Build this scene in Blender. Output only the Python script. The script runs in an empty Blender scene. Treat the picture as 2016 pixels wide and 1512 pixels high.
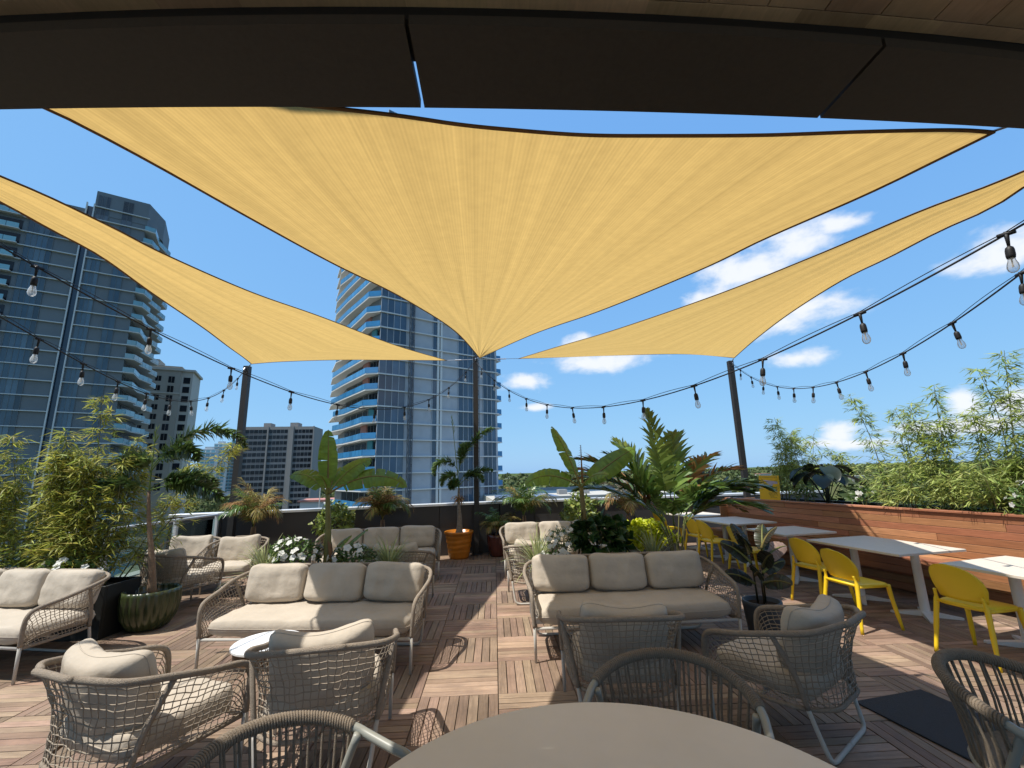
import bpy, bmesh, math, random
from mathutils import Vector, Matrix, noise
random.seed(11)
R = math.radians
scene = bpy.context.scene
col = scene.collection

# ------------------------------------------------------------------ camera, sky, sun, exposure
cam_data = bpy.data.cameras.new('camera')
cam_data.sensor_width = 36.0
cam_data.lens = 36.0 * 854.07 / 2016.0
cam_data.clip_start = 0.05
cam_data.clip_end = 30000
cam = bpy.data.objects.new('camera', cam_data)
EYE = Vector((0, 0, 1.71))
CR = Vector((0.998915, -0.039967, -0.023891))
CU = Vector((0.015367, -0.201367, 0.979395))
CF = Vector((0.043954, 0.9787, 0.200535))
cam.matrix_world = Matrix(((CR.x, CU.x, -CF.x, EYE.x), (CR.y, CU.y, -CF.y, EYE.y), (CR.z, CU.z, -CF.z, EYE.z), (0, 0, 0, 1)))
col.objects.link(cam)
scene.camera = cam

SUN_EL, SUN_AZ = 62.0, 250.0          # azimuth clockwise from +Y (the deck's long direction)
to_sun = Vector((math.sin(R(SUN_AZ)) * math.cos(R(SUN_EL)), math.cos(R(SUN_AZ)) * math.cos(R(SUN_EL)), math.sin(R(SUN_EL))))
world = bpy.data.worlds.new('World')
scene.world = world
world.use_nodes = True
wn, wl = world.node_tree.nodes, world.node_tree.links
wn.clear()
w_out = wn.new('ShaderNodeOutputWorld')
w_bg = wn.new('ShaderNodeBackground'); w_bg.inputs['Strength'].default_value = 0.15
sky = wn.new('ShaderNodeTexSky'); sky.sky_type = 'NISHITA'; sky.sun_disc = False
sky.sun_elevation = R(SUN_EL); sky.sun_rotation = R(SUN_AZ)
sky.air_density = 1.0; sky.dust_density = 0.6; sky.ozone_density = 1.3; sky.altitude = 20
w_co = wn.new('ShaderNodeTexCoord')
w_sep = wn.new('ShaderNodeSeparateXYZ'); wl.new(w_co.outputs['Generated'], w_sep.inputs[0])


def wm(op, a, b=None, clamp=False):
    n = wn.new('ShaderNodeMath'); n.operation = op; n.use_clamp = clamp
    for i, v in enumerate((a, b)):
        if v is None: continue
        if isinstance(v, (int, float)): n.inputs[i].default_value = v
        else: wl.new(v, n.inputs[i])
    return n.outputs[0]


w_az = wm('ARCTAN2', w_sep.outputs[0], w_sep.outputs[1])
w_el = wm('ARCSINE', w_sep.outputs[2])
# fair-weather clouds: (azimuth, elevation, half width, half height) in radians, all round the sky
CLOUDS = [(.577, .393, .096, .04), (.665, .423, .09, .034), (.733, .429, .044, .019), (.522, .348, .066, .03), (.68, .299, .072, .033),
          (.616, .274, .05, .025), (.263, .247, .117, .023), (.206, .283, .047, .023), (.071, .206, .05, .021), (.093, .146, .033, .008),
          (.926, .311, .05, .034), (.684, .055, .028, .02), (.659, .041, .05, .011), (.853, .099, .02, .024), (.908, .087, .022, .034),
          (.849, .055, .085, .013), (.719, .036, .079, .009), (.645, .204, .047, .017),
          (1.3, .25, .16, .05), (1.75, .42, .2, .07), (2.3, .2, .2, .05), (2.9, .5, .25, .08), (-2.6, .22, .2, .05), (-2.0, .4, .2, .06), (-1.4, .3, .13, .04)]
w_mask = None
for a, e, ra, re in CLOUDS:
    da = wm('DIVIDE', wm('SUBTRACT', w_az, a), ra * 1.35)
    de = wm('DIVIDE', wm('SUBTRACT', w_el, e), re * 1.35)
    d2 = wm('ADD', wm('MULTIPLY', da, da), wm('MULTIPLY', de, de))
    m = wm('SUBTRACT', 1.0, wm('POWER', d2, 0.6))
    w_mask = m if w_mask is None else wm('MAXIMUM', w_mask, m)
w_map = wn.new('ShaderNodeCombineXYZ')
wl.new(wm('MULTIPLY', w_az, 1.0), w_map.inputs[0]); wl.new(wm('MULTIPLY', w_el, 1.7), w_map.inputs[1])
w_noise = wn.new('ShaderNodeTexNoise'); w_noise.inputs['Scale'].default_value = 12; w_noise.inputs['Detail'].default_value = 9
w_noise.inputs['Roughness'].default_value = 0.56; w_noise.inputs['Distortion'].default_value = 0.15
wl.new(w_map.outputs[0], w_noise.inputs['Vector'])
w_sum = wm('ADD', wm('MAXIMUM', w_mask, -1.5), wm('MULTIPLY', wm('SUBTRACT', w_noise.outputs[0], 0.5), 2.5))
w_den = wn.new('ShaderNodeMapRange'); w_den.interpolation_type = 'SMOOTHSTEP'
w_den.inputs['From Min'].default_value = 0.0; w_den.inputs['From Max'].default_value = 0.95; w_den.inputs['To Max'].default_value = 0.9
wl.new(w_sum, w_den.inputs['Value'])
w_mix = wn.new('ShaderNodeMix'); w_mix.data_type = 'RGBA'
# hazier, evener summer blue than the clean model sky: each channel is compressed a little
w_s2 = wn.new('ShaderNodeSeparateColor'); wl.new(sky.outputs[0], w_s2.inputs[0])
w_c2 = wn.new('ShaderNodeCombineColor')
for k, (gm, sc) in enumerate(((0.42, 0.50), (0.30, 1.02), (0.10, 2.14))):
    wl.new(wm('MULTIPLY', wm('POWER', w_s2.outputs[k], gm), sc), w_c2.inputs[k])
wl.new(w_den.outputs[0], w_mix.inputs['Factor']); wl.new(w_c2.outputs[0], w_mix.inputs[6])
w_mix.inputs[7].default_value = (2.7, 2.75, 2.85, 1)
wl.new(w_mix.outputs[2], w_bg.inputs['Color']); wl.new(w_bg.outputs[0], w_out.inputs[0])

sun_data = bpy.data.lights.new('sun', 'SUN')
sun_data.energy = 2.45; sun_data.angle = R(0.53); sun_data.color = (1.0, 0.955, 0.88)
sun = bpy.data.objects.new('sun', sun_data)
sun.rotation_euler = (-to_sun).to_track_quat('-Z', 'Y').to_euler()
sun.location = to_sun * 60
col.objects.link(sun)
vs = scene.view_settings
vs.view_transform = 'Standard'; vs.look = 'None'; vs.exposure = 1.3; vs.gamma = 1.0; vs.use_curve_mapping = False
scene.cycles.max_bounces = 10; scene.cycles.transparent_max_bounces = 12
scene.cycles.diffuse_bounces = 5; scene.cycles.glossy_bounces = 3
scene.cycles.caustics_reflective = False; scene.cycles.caustics_refractive = False


# ------------------------------------------------------------------ materials
def mat(name, c, rough=0.6, metal=0.0, var=0.12, scale=6.0, bump=0.0, bscale=60.0, spec=0.5, trans=0.0, island=0.0, obj=0.0, hue=0.0, c2=None, coat=0.0, space='Object', stretch=(1, 1, 1), alpha=1.0):
    """A principled material whose colour wanders with a noise, by mesh island and by object."""
    m = bpy.data.materials.new(name); m.use_nodes = True
    nt = m.node_tree; n = nt.nodes; l = nt.links
    b = n['Principled BSDF']; out = n['Material Output']
    b.inputs['Roughness'].default_value = rough; b.inputs['Metallic'].default_value = metal
    b.inputs['Specular IOR Level'].default_value = spec
    if coat: b.inputs['Coat Weight'].default_value = coat; b.inputs['Coat Roughness'].default_value = 0.15
    tc = n.new('ShaderNodeTexCoord'); geo = n.new('ShaderNodeNewGeometry'); oi = n.new('ShaderNodeObjectInfo')
    mp = n.new('ShaderNodeMapping'); mp.inputs['Scale'].default_value = stretch
    l.new(geo.outputs['Position'] if space == 'World' else tc.outputs['Object'], mp.inputs['Vector'])
    rs = n.new('ShaderNodeVectorMath'); rs.operation = 'ADD'
    rv = n.new('ShaderNodeMath'); rv.operation = 'ADD'; l.new(oi.outputs['Random'], rv.inputs[0]); l.new(geo.outputs['Random Per Island'], rv.inputs[1])
    rm = n.new('ShaderNodeMath'); rm.operation = 'MULTIPLY'; rm.inputs[1].default_value = 37.0; l.new(rv.outputs[0], rm.inputs[0])
    l.new(mp.outputs[0], rs.inputs[0]); l.new(rm.outputs[0], rs.inputs[1])
    nz = n.new('ShaderNodeTexNoise'); nz.inputs['Scale'].default_value = scale; nz.inputs['Detail'].default_value = 5
    nz.inputs['Roughness'].default_value = 0.62
    l.new(rs.outputs[0], nz.inputs['Vector'])
    mr = n.new('ShaderNodeMapRange'); mr.inputs['From Min'].default_value = 0.25; mr.inputs['From Max'].default_value = 0.75
    mr.inputs['To Min'].default_value = 1 - var; mr.inputs['To Max'].default_value = 1 + var
    l.new(nz.outputs[0], mr.inputs['Value'])
    val = mr.outputs[0]
    for src, amt in ((geo.outputs['Random Per Island'], island), (oi.outputs['Random'], obj)):
        if amt:
            q = n.new('ShaderNodeMapRange'); q.inputs['To Min'].default_value = 1 - amt; q.inputs['To Max'].default_value = 1 + amt
            l.new(src, q.inputs['Value'])
            k = n.new('ShaderNodeMath'); k.operation = 'MULTIPLY'; l.new(val, k.inputs[0]); l.new(q.outputs[0], k.inputs[1]); val = k.outputs[0]
    hs = n.new('ShaderNodeHueSaturation'); l.new(val, hs.inputs['Value'])
    if hue:
        q = n.new('ShaderNodeMapRange'); q.inputs['To Min'].default_value = 0.5 - hue; q.inputs['To Max'].default_value = 0.5 + hue
        fr = n.new('ShaderNodeMath'); fr.operation = 'FRACT'; fm = n.new('ShaderNodeMath'); fm.operation = 'MULTIPLY'; fm.inputs[1].default_value = 7.3
        l.new(rv.outputs[0], fm.inputs[0]); l.new(fm.outputs[0], fr.inputs[0]); l.new(fr.outputs[0], q.inputs['Value']); l.new(q.outputs[0], hs.inputs['Hue'])
    if c2 is not None:
        mx = n.new('ShaderNodeMix'); mx.data_type = 'RGBA'; mx.inputs[6].default_value = (*c, 1); mx.inputs[7].default_value = (*c2, 1)
        fr = n.new('ShaderNodeMath'); fr.operation = 'FRACT'; fm = n.new('ShaderNodeMath'); fm.operation = 'MULTIPLY'; fm.inputs[1].default_value = 13.7
        l.new(rv.outputs[0], fm.inputs[0]); l.new(fm.outputs[0], fr.inputs[0]); l.new(fr.outputs[0], mx.inputs['Factor'])
        l.new(mx.outputs[2], hs.inputs['Color'])
    else:
        hs.inputs['Color'].default_value = (*c, 1)
    l.new(hs.outputs[0], b.inputs['Base Color'])
    if bump:
        bz = n.new('ShaderNodeTexNoise'); bz.inputs['Scale'].default_value = bscale; bz.inputs['Detail'].default_value = 4
        l.new(mp.outputs[0], bz.inputs['Vector'])
        bp = n.new('ShaderNodeBump'); bp.inputs['Strength'].default_value = bump; bp.inputs['Distance'].default_value = 0.01
        l.new(bz.outputs[0], bp.inputs['Height']); l.new(bp.outputs[0], b.inputs['Normal'])
    if trans:
        t = n.new('ShaderNodeBsdfTranslucent'); l.new(hs.outputs[0], t.inputs['Color'])
        s = n.new('ShaderNodeMixShader'); s.inputs['Fac'].default_value = trans
        l.new(b.outputs[0], s.inputs[1]); l.new(t.outputs[0], s.inputs[2]); l.new(s.outputs[0], out.inputs['Surface'])
    return m


def wood(name, c, c2, axis, scale=9.0, var=0.3, rough=0.62, bump=0.25, grain=14.0):
    """Timber: per-board tone, long grain along the given world or object axis, blotches of weather."""
    m = mat(name, c, rough=rough, var=0.1, scale=2.2, island=0.16, obj=0.16, c2=c2, hue=0.012, spec=0.35, space='World')
    nt = m.node_tree; n = nt.nodes; l = nt.links; b = n['Principled BSDF']
    hs = [x for x in n if x.type == 'HUE_SAT'][0]
    tc = n.new('ShaderNodeNewGeometry') if axis in 'xy' else n.new('ShaderNodeTexCoord')
    src = tc.outputs['Position'] if axis in 'xy' else tc.outputs['Object']
    mp = n.new('ShaderNodeMapping')
    mp.inputs['Scale'].default_value = {'x': (1.0, grain, grain), 'y': (grain, 1.0, grain), 'o': (1.0, grain, grain)}[axis]
    l.new(src, mp.inputs['Vector'])
    oi = n.new('ShaderNodeObjectInfo'); g2 = n.new('ShaderNodeNewGeometry')
    ad = n.new('ShaderNodeMath'); ad.operation = 'ADD'; l.new(oi.outputs['Random'], ad.inputs[0]); l.new(g2.outputs['Random Per Island'], ad.inputs[1])
    ml = n.new('ShaderNodeMath'); ml.operation = 'MULTIPLY'; ml.inputs[1].default_value = 91.0; l.new(ad.outputs[0], ml.inputs[0])
    va = n.new('ShaderNodeVectorMath'); va.operation = 'ADD'; l.new(mp.outputs[0], va.inputs[0]); l.new(ml.outputs[0], va.inputs[1])
    nz = n.new('ShaderNodeTexNoise'); nz.inputs['Scale'].default_value = scale * 0.5; nz.inputs['Detail'].default_value = 6; nz.inputs['Roughness'].default_value = 0.65
    nz.inputs['Distortion'].default_value = 0.6
    l.new(va.outputs[0], nz.inputs['Vector'])
    mr = n.new('ShaderNodeMapRange'); mr.inputs['From Min'].default_value = 0.28; mr.inputs['From Max'].default_value = 0.72
    mr.inputs['To Min'].default_value = 1 - var; mr.inputs['To Max'].default_value = 1 + var * 0.75; l.new(nz.outputs[0], mr.inputs['Value'])
    h2 = n.new('ShaderNodeHueSaturation'); l.new(hs.outputs[0], h2.inputs['Color']); l.new(mr.outputs[0], h2.inputs['Value'])
    if axis in 'xy' and scale < 9.5:
        st = n.new('ShaderNodeTexNoise'); st.inputs['Scale'].default_value = 1.6; st.inputs['Detail'].default_value = 6; st.inputs['Roughness'].default_value = 0.7
        l.new(tc.outputs['Position'], st.inputs['Vector'])
        sr = n.new('ShaderNodeMapRange'); sr.inputs['From Min'].default_value = 0.30; sr.inputs['From Max'].default_value = 0.66; sr.inputs['To Min'].default_value = 0.66; sr.inputs['To Max'].default_value = 1.08
        l.new(st.outputs[0], sr.inputs['Value'])
        h3 = n.new('ShaderNodeHueSaturation'); h3.inputs['Saturation'].default_value = 0.92; l.new(h2.outputs[0], h3.inputs['Color']); l.new(sr.outputs[0], h3.inputs['Value']); h2 = h3
    l.new(h2.outputs[0], b.inputs['Base Color'])
    bp = n.new('ShaderNodeBump'); bp.inputs['Strength'].default_value = bump; bp.inputs['Distance'].default_value = 0.004
    l.new(nz.outputs[0], bp.inputs['Height']); l.new(bp.outputs[0], b.inputs['Normal'])
    return m


def cloth_sail(name):
    m = mat(name, (0.52, 0.34, 0.112), rough=0.75, var=0.06, scale=14.0, spec=0.15)
    nt = m.node_tree; n = nt.nodes; l = nt.links; b = n['Principled BSDF']; out = n['Material Output']
    hs = [x for x in n if x.type == 'HUE_SAT'][0]
    uv = n.new('ShaderNodeUVMap'); uv.uv_map = 'UVMap'
    vals = []
    for sx, sy, dist in ((105.0, 0.0, 0.0), (260.0, 2.5, 1.5), (70.0, 1.6, 2.0)):
        mp = n.new('ShaderNodeMapping'); mp.inputs['Scale'].default_value = (sx, sy, 1); l.new(uv.outputs[0], mp.inputs['Vector'])
        if dist == 0.0:
            w = n.new('ShaderNodeTexWave'); w.inputs['Scale'].default_value = 1.0; w.wave_profile = 'SIN'; w.inputs['Distortion'].default_value = 1.2
            w.inputs['Detail'].default_value = 2; w.inputs['Detail Scale'].default_value = 3
            l.new(mp.outputs[0], w.inputs['Vector']); vals.append((w.outputs['Fac'], 0.07))
        else:
            w = n.new('ShaderNodeTexNoise'); w.inputs['Scale'].default_value = 1.0; w.inputs['Detail'].default_value = 4; w.inputs['Distortion'].default_value = 0.3
            l.new(mp.outputs[0], w.inputs['Vector']); vals.append((w.outputs[0], 0.22))
    cur = None
    for v, amt in vals:
        q = n.new('ShaderNodeMapRange'); q.inputs['From Min'].default_value = 0.2; q.inputs['From Max'].default_value = 0.8
        q.inputs['To Min'].default_value = 1 - amt * 0.5; q.inputs['To Max'].default_value = 1 + amt * 0.5; l.new(v, q.inputs['Value'])
        if cur is None: cur = q.outputs[0]
        else:
            k = n.new('ShaderNodeMath'); k.operation = 'MULTIPLY'; l.new(cur, k.inputs[0]); l.new(q.outputs[0], k.inputs[1]); cur = k.outputs[0]
    h2 = n.new('ShaderNodeHueSaturation'); l.new(hs.outputs[0], h2.inputs['Color']); l.new(cur, h2.inputs['Value'])
    l.new(h2.outputs[0], b.inputs['Base Color'])
    t = n.new('ShaderNodeBsdfTranslucent'); l.new(h2.outputs[0], t.inputs['Color'])
    s = n.new('ShaderNodeMixShader'); s.inputs['Fac'].default_value = 0.72
    l.new(b.outputs[0], s.inputs[1]); l.new(t.outputs[0], s.inputs[2]); l.new(s.outputs[0], out.inputs['Surface'])
    return m


def glass(name, c, rough=0.02, see=0.75, film=0.0):
    """Thin clear glass: mostly see-through with a fresnel reflection and a slight tint."""
    m = bpy.data.materials.new(name); m.use_nodes = True
    nt = m.node_tree; n = nt.nodes; l = nt.links; out = n['Material Output']; n.remove(n['Principled BSDF'])
    t = n.new('ShaderNodeBsdfTransparent'); t.inputs[0].default_value = (*c, 1)
    g = n.new('ShaderNodeBsdfGlossy'); g.inputs['Roughness'].default_value = rough; g.inputs['Color'].default_value = (0.95, 0.97, 1, 1)
    lw = n.new('ShaderNodeLayerWeight'); lw.inputs['Blend'].default_value = 1 - see
    s = n.new('ShaderNodeMixShader'); l.new(lw.outputs['Fresnel'], s.inputs[0]); l.new(t.outputs[0], s.inputs[1]); l.new(g.outputs[0], s.inputs[2])
    d = n.new('ShaderNodeBsdfTranslucent'); d.inputs[0].default_value = (0.9, 0.9, 0.88, 1)
    s2 = n.new('ShaderNodeMixShader'); s2.inputs[0].default_value = film
    l.new(s.outputs[0], s2.inputs[1]); l.new(d.outputs[0], s2.inputs[2]); l.new(s2.outputs[0], out.inputs['Surface'])
    return m


MT = dict(
    slat_x=wood('deck_timber_across', (0.275, 0.175, 0.113), (0.385, 0.262, 0.176), 'x'),
    slat_y=wood('deck_timber_along', (0.225, 0.146, 0.096), (0.32, 0.217, 0.147), 'y'),
    under=mat('deck_underlay', (0.012, 0.011, 0.01), rough=0.9),
    ipe=wood('bench_timber', (0.295, 0.125, 0.060), (0.41, 0.195, 0.10), 'o', rough=0.45, bump=0.12, var=0.28),
    rope=mat('rope_taupe', (0.30, 0.248, 0.195), rough=0.85, var=0.16, scale=40, bump=0.9, bscale=220, spec=0.2),
    rope_dark=mat('rope_brown', (0.225, 0.18, 0.135), rough=0.9, var=0.2, scale=60, bump=0.6, bscale=300, spec=0.15, island=0.1),
    net=mat('netting_cord', (0.31, 0.258, 0.20), rough=0.8, var=0.15, scale=30, spec=0.25),
    tube=mat('tube_greige', (0.47, 0.445, 0.40), rough=0.45, var=0.06, scale=10, spec=0.4),
    tube_grey=mat('tube_sage_grey', (0.27, 0.27, 0.235), rough=0.42, var=0.06, scale=8, spec=0.45),
    linen=mat('cushion_linen', (0.465, 0.405, 0.33), rough=0.92, var=0.10, scale=4, bump=0.45, bscale=26, spec=0.12),
    piping=mat('cushion_piping', (0.45, 0.39, 0.32), rough=0.9, var=0.05, spec=0.1),
    taupe=mat('table_top_taupe', (0.74, 0.635, 0.50), rough=0.42, var=0.06, scale=2.5, bump=0.08, bscale=500, spec=0.35),
    yellow=mat('yellow_plastic', (0.80, 0.545, 0.018), rough=0.42, var=0.04, scale=4, spec=0.45, bump=0.05, bscale=180),
    stone=mat('table_stone_white', (0.66, 0.585, 0.495), rough=0.5, var=0.06, scale=22, spec=0.4),
    marble=mat('marble_white', (0.80, 0.80, 0.80), rough=0.25, var=0.14, scale=4, spec=0.5),
    white=mat('white_enamel', (0.70, 0.70, 0.68), rough=0.35, var=0.04, scale=5, spec=0.5),
    wall=mat('parapet_panel_dark', (0.058, 0.055, 0.055), rough=0.5, var=0.12, scale=2.5, spec=0.4, obj=0.06),
    coping=mat('coping_white_metal', (0.62, 0.64, 0.66), rough=0.35, var=0.06, scale=3, spec=0.5),
    post=mat('post_dark_bronze', (0.030, 0.026, 0.024), rough=0.5, var=0.12, scale=6, spec=0.4),
    canopy=mat('canopy_panel_bronze', (0.050, 0.043, 0.036), rough=0.6, var=0.10, scale=60, spec=0.3, bump=0.05, bscale=300),
    beam=mat('beam_black', (0.010, 0.010, 0.011), rough=0.6, var=0.1, spec=0.3),
    soffit=wood('soffit_board_tan', (0.58, 0.40, 0.23), (0.63, 0.44, 0.26), 'y', var=0.12, bump=0.05, rough=0.6),
    sail=cloth_sail('shade_cloth_sand'),
    hem=mat('sail_hem_webbing', (0.26, 0.155, 0.075), rough=0.85, var=0.1, trans=0.3, spec=0.15),
    wire=mat('wire_steel', (0.52, 0.52, 0.53), rough=0.3, metal=0.9, var=0.05),
    cable=mat('cable_black', (0.012, 0.012, 0.015), rough=0.55, var=0.05, spec=0.4),
    bulb=glass('bulb_glass', (0.97, 0.98, 0.99), see=0.80, film=0.28),
    filament=mat('filament_post', (0.45, 0.40, 0.33), rough=0.4, var=0.02),
    rail_glass=glass('railing_glass', (0.80, 0.90, 0.88), see=0.8),
    soil=mat('potting_soil', (0.035, 0.024, 0.016), rough=0.95, var=0.4, scale=30, bump=1.0, bscale=60, spec=0.1),
    black_box=mat('planter_black', (0.018, 0.019, 0.018), rough=0.6, var=0.15, scale=5, spec=0.35),
    grey_box=mat('planter_grey', (0.21, 0.20, 0.185), rough=0.75, var=0.12, scale=6, spec=0.25),
    green_pot=mat('glaze_dark_green', (0.040, 0.052, 0.018), rough=0.28, var=0.5, scale=7, spec=0.5, coat=0.3, c2=None, stretch=(1, 1, 0.35)),
    orange_pot=mat('glaze_orange', (0.50, 0.17, 0.016), rough=0.32, var=0.16, scale=5, spec=0.4, coat=0.15),
    red_pot=mat('glaze_oxblood', (0.085, 0.022, 0.018), rough=0.25, var=0.45, scale=9, spec=0.5, coat=0.4, stretch=(1, 1, 0.3)),
    slate_pot=mat('pot_blue_slate', (0.050, 0.058, 0.068), rough=0.5, var=0.1, spec=0.4),
    bamboo=mat('leaf_bamboo', (0.33, 0.385, 0.060), rough=0.5, var=0.2, trans=0.42, island=0.35, hue=0.025, c2=(0.42, 0.37, 0.08), spec=0.35),
    bamboo_pale=mat('leaf_bamboo_fresh', (0.31, 0.40, 0.095), rough=0.45, var=0.2, trans=0.42, island=0.38, hue=0.02, c2=(0.40, 0.44, 0.14), spec=0.4),
    cane=mat('cane_olive', (0.14, 0.135, 0.045), rough=0.5, var=0.2),
    foxtail=mat('leaf_foxtail', (0.095, 0.155, 0.042), rough=0.33, var=0.2, trans=0.22, island=0.4, hue=0.015, spec=0.5),
    palm=mat('leaf_palm', (0.095, 0.18, 0.036), rough=0.33, var=0.2, trans=0.28, island=0.35, hue=0.015, c2=(0.17, 0.245, 0.06), spec=0.5),
    palm_new=mat('leaf_palm_new', (0.16, 0.22, 0.045), rough=0.4, var=0.15, trans=0.35, island=0.25, hue=0.01, spec=0.4),
    palm_dry=mat('leaf_palm_dried', (0.40, 0.22, 0.10), rough=0.7, var=0.3, trans=0.25, island=0.4, hue=0.02, c2=(0.20, 0.125, 0.045), spec=0.2),
    palm_half=mat('leaf_palm_fading', (0.24, 0.235, 0.055), rough=0.5, var=0.25, trans=0.28, island=0.4, hue=0.02, c2=(0.35, 0.24, 0.09), spec=0.3),
    banana=mat('leaf_banana', (0.135, 0.235, 0.030), rough=0.36, var=0.38, scale=9, trans=0.36, obj=0.15, spec=0.45, stretch=(1, 1, 1)),
    banana_stem=mat('stem_banana', (0.16, 0.18, 0.04), rough=0.5, var=0.3, scale=7, c2=(0.15, 0.10, 0.035), spec=0.4),
    brown=mat('dried_sheath', (0.16, 0.085, 0.04), rough=0.85, var=0.35, scale=20),
    trunk=mat('trunk_grey', (0.23, 0.185, 0.145), rough=0.85, var=0.3, scale=14, bump=0.5, bscale=40, stretch=(1, 1, 3)),
    trunk_tan=mat('trunk_tan', (0.235, 0.15, 0.09), rough=0.8, var=0.3, scale=14, bump=0.5, bscale=40, stretch=(1, 1, 3)),
    clusia=mat('leaf_clusia', (0.17, 0.235, 0.045), rough=0.3, var=0.2, trans=0.25, island=0.4, hue=0.015, c2=(0.30, 0.34, 0.09), spec=0.5),
    shrub=mat('leaf_shrub', (0.08, 0.14, 0.03), rough=0.42, var=0.2, trans=0.25, island=0.4, hue=0.015, spec=0.4),
    dark_leaf=mat('leaf_deep_green', (0.03, 0.068, 0.016), rough=0.4, var=0.2, trans=0.2, island=0.35, hue=0.012, spec=0.4),
    lime=mat('leaf_chartreuse', (0.52, 0.56, 0.02), rough=0.45, var=0.15, trans=0.35, island=0.25, hue=0.012, spec=0.3),
    blade=mat('leaf_variegated_blade', (0.28, 0.33, 0.11), rough=0.45, var=0.2, trans=0.3, island=0.3, hue=0.012, c2=(0.48, 0.50, 0.28), spec=0.35),
    petal=mat('petal_white', (0.74, 0.74, 0.70), rough=0.55, var=0.06, trans=0.3, island=0.08, spec=0.2),
    taro=mat('leaf_black_taro', (0.020, 0.030, 0.018), rough=0.38, var=0.3, trans=0.12, obj=0.2, spec=0.4),
    canna=mat('leaf_canna_bronze', (0.032, 0.022, 0.014), rough=0.35, var=0.4, trans=0.15, obj=0.3, spec=0.5, c2=(0.020, 0.032, 0.012)),
    canna_pale=mat('leaf_canna_pink', (0.33, 0.22, 0.17), rough=0.4, var=0.3, trans=0.2, spec=0.4),
    forest=mat('forest_leaf', (0.075, 0.105, 0.035), rough=0.7, var=0.3, scale=0.05, island=0.45, hue=0.02, c2=(0.11, 0.125, 0.05), trans=0.15, spec=0.15, space='World'),
    ground=mat('ground_cover', (0.10, 0.11, 0.07), rough=0.9, var=0.5, scale=0.02, space='World', c2=None),
    slab=mat('slab_white_paint', (0.60, 0.60, 0.585), rough=0.6, var=0.05, scale=0.4, spec=0.3),
    slab_l=mat('slab_pale_edge', (0.52, 0.54, 0.53), rough=0.6, var=0.06, scale=0.3, spec=0.3),
    t_glass=mat('curtain_glass_navy', (0.022, 0.048, 0.082), rough=0.14, var=0.3, scale=0.25, spec=0.6, island=0.5, obj=0.3, c2=(0.06, 0.09, 0.125)),
    t_glass_l=mat('curtain_glass_steel', (0.030, 0.060, 0.085), rough=0.12, var=0.3, scale=0.2, spec=0.6, island=0.4, obj=0.25, c2=(0.06, 0.095, 0.12)),
    t_panel=mat('tower_concrete', (0.40, 0.42, 0.45), rough=0.8, var=0.10, scale=0.5, spec=0.25),
    t_panel_l=mat('tower_spandrel_grey', (0.135, 0.155, 0.165), rough=0.6, var=0.10, scale=0.3, spec=0.35, obj=0.06),
    t_inner=mat('tower_lanai_wall', (0.20, 0.21, 0.21), rough=0.7, var=0.12, scale=0.4),
    t_rail=mat('balcony_glass_blue', (0.035, 0.185, 0.38), rough=0.12, var=0.15, scale=0.5, spec=0.6, island=0.15),
    t_rail_l=mat('balcony_glass_aqua', (0.145, 0.31, 0.36), rough=0.15, var=0.12, scale=0.4, spec=0.6, island=0.25),
    coral=mat('coral_panel', (0.46, 0.20, 0.15), rough=0.6, var=0.06),
    teal=mat('teal_panel', (0.07, 0.27, 0.30), rough=0.5, var=0.06),
    mast=mat('hoist_steel', (0.10, 0.10, 0.11), rough=0.6, var=0.2, scale=1),
    beige=mat('condo_stucco', (0.33, 0.30, 0.25), rough=0.85, var=0.06, scale=0.2),
    beige2=mat('condo_trim', (0.46, 0.43, 0.37), rough=0.8, var=0.05, scale=0.2),
    dark_win=mat('window_dark', (0.014, 0.016, 0.020), rough=0.2, var=0.3, scale=0.4, spec=0.3, obj=0.4, island=0.4),
    office=mat('office_frame_pale', (0.25, 0.235, 0.22), rough=0.8, var=0.06, scale=0.2),
    office_grey=mat('office_spandrel', (0.13, 0.135, 0.145), rough=0.7, var=0.12, obj=0.3),
    roof=mat('low_roof_membrane', (0.27, 0.27, 0.265), rough=0.8, var=0.2, scale=0.15),
    roof_blue=mat('low_roof_blue_tarp', (0.12, 0.17, 0.27), rough=0.5, var=0.5, scale=0.6),
    mat_black=mat('rubber_mat', (0.016, 0.017, 0.020), rough=0.75, var=0.2, scale=30, bump=0.4, bscale=200),
    sign=mat('sign_yellow', (0.80, 0.50, 0.006), rough=0.35, var=0.04, trans=0.25, spec=0.4),
    ink=mat('sign_ink_brown', (0.11, 0.055, 0.004), rough=0.6, var=0.05),
    ink_violet=mat('sign_ink_lilac', (0.38, 0.33, 0.42), rough=0.6, var=0.1),
    stucco=mat('building_stucco', (0.30, 0.27, 0.23), rough=0.85, var=0.06),
)


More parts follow.
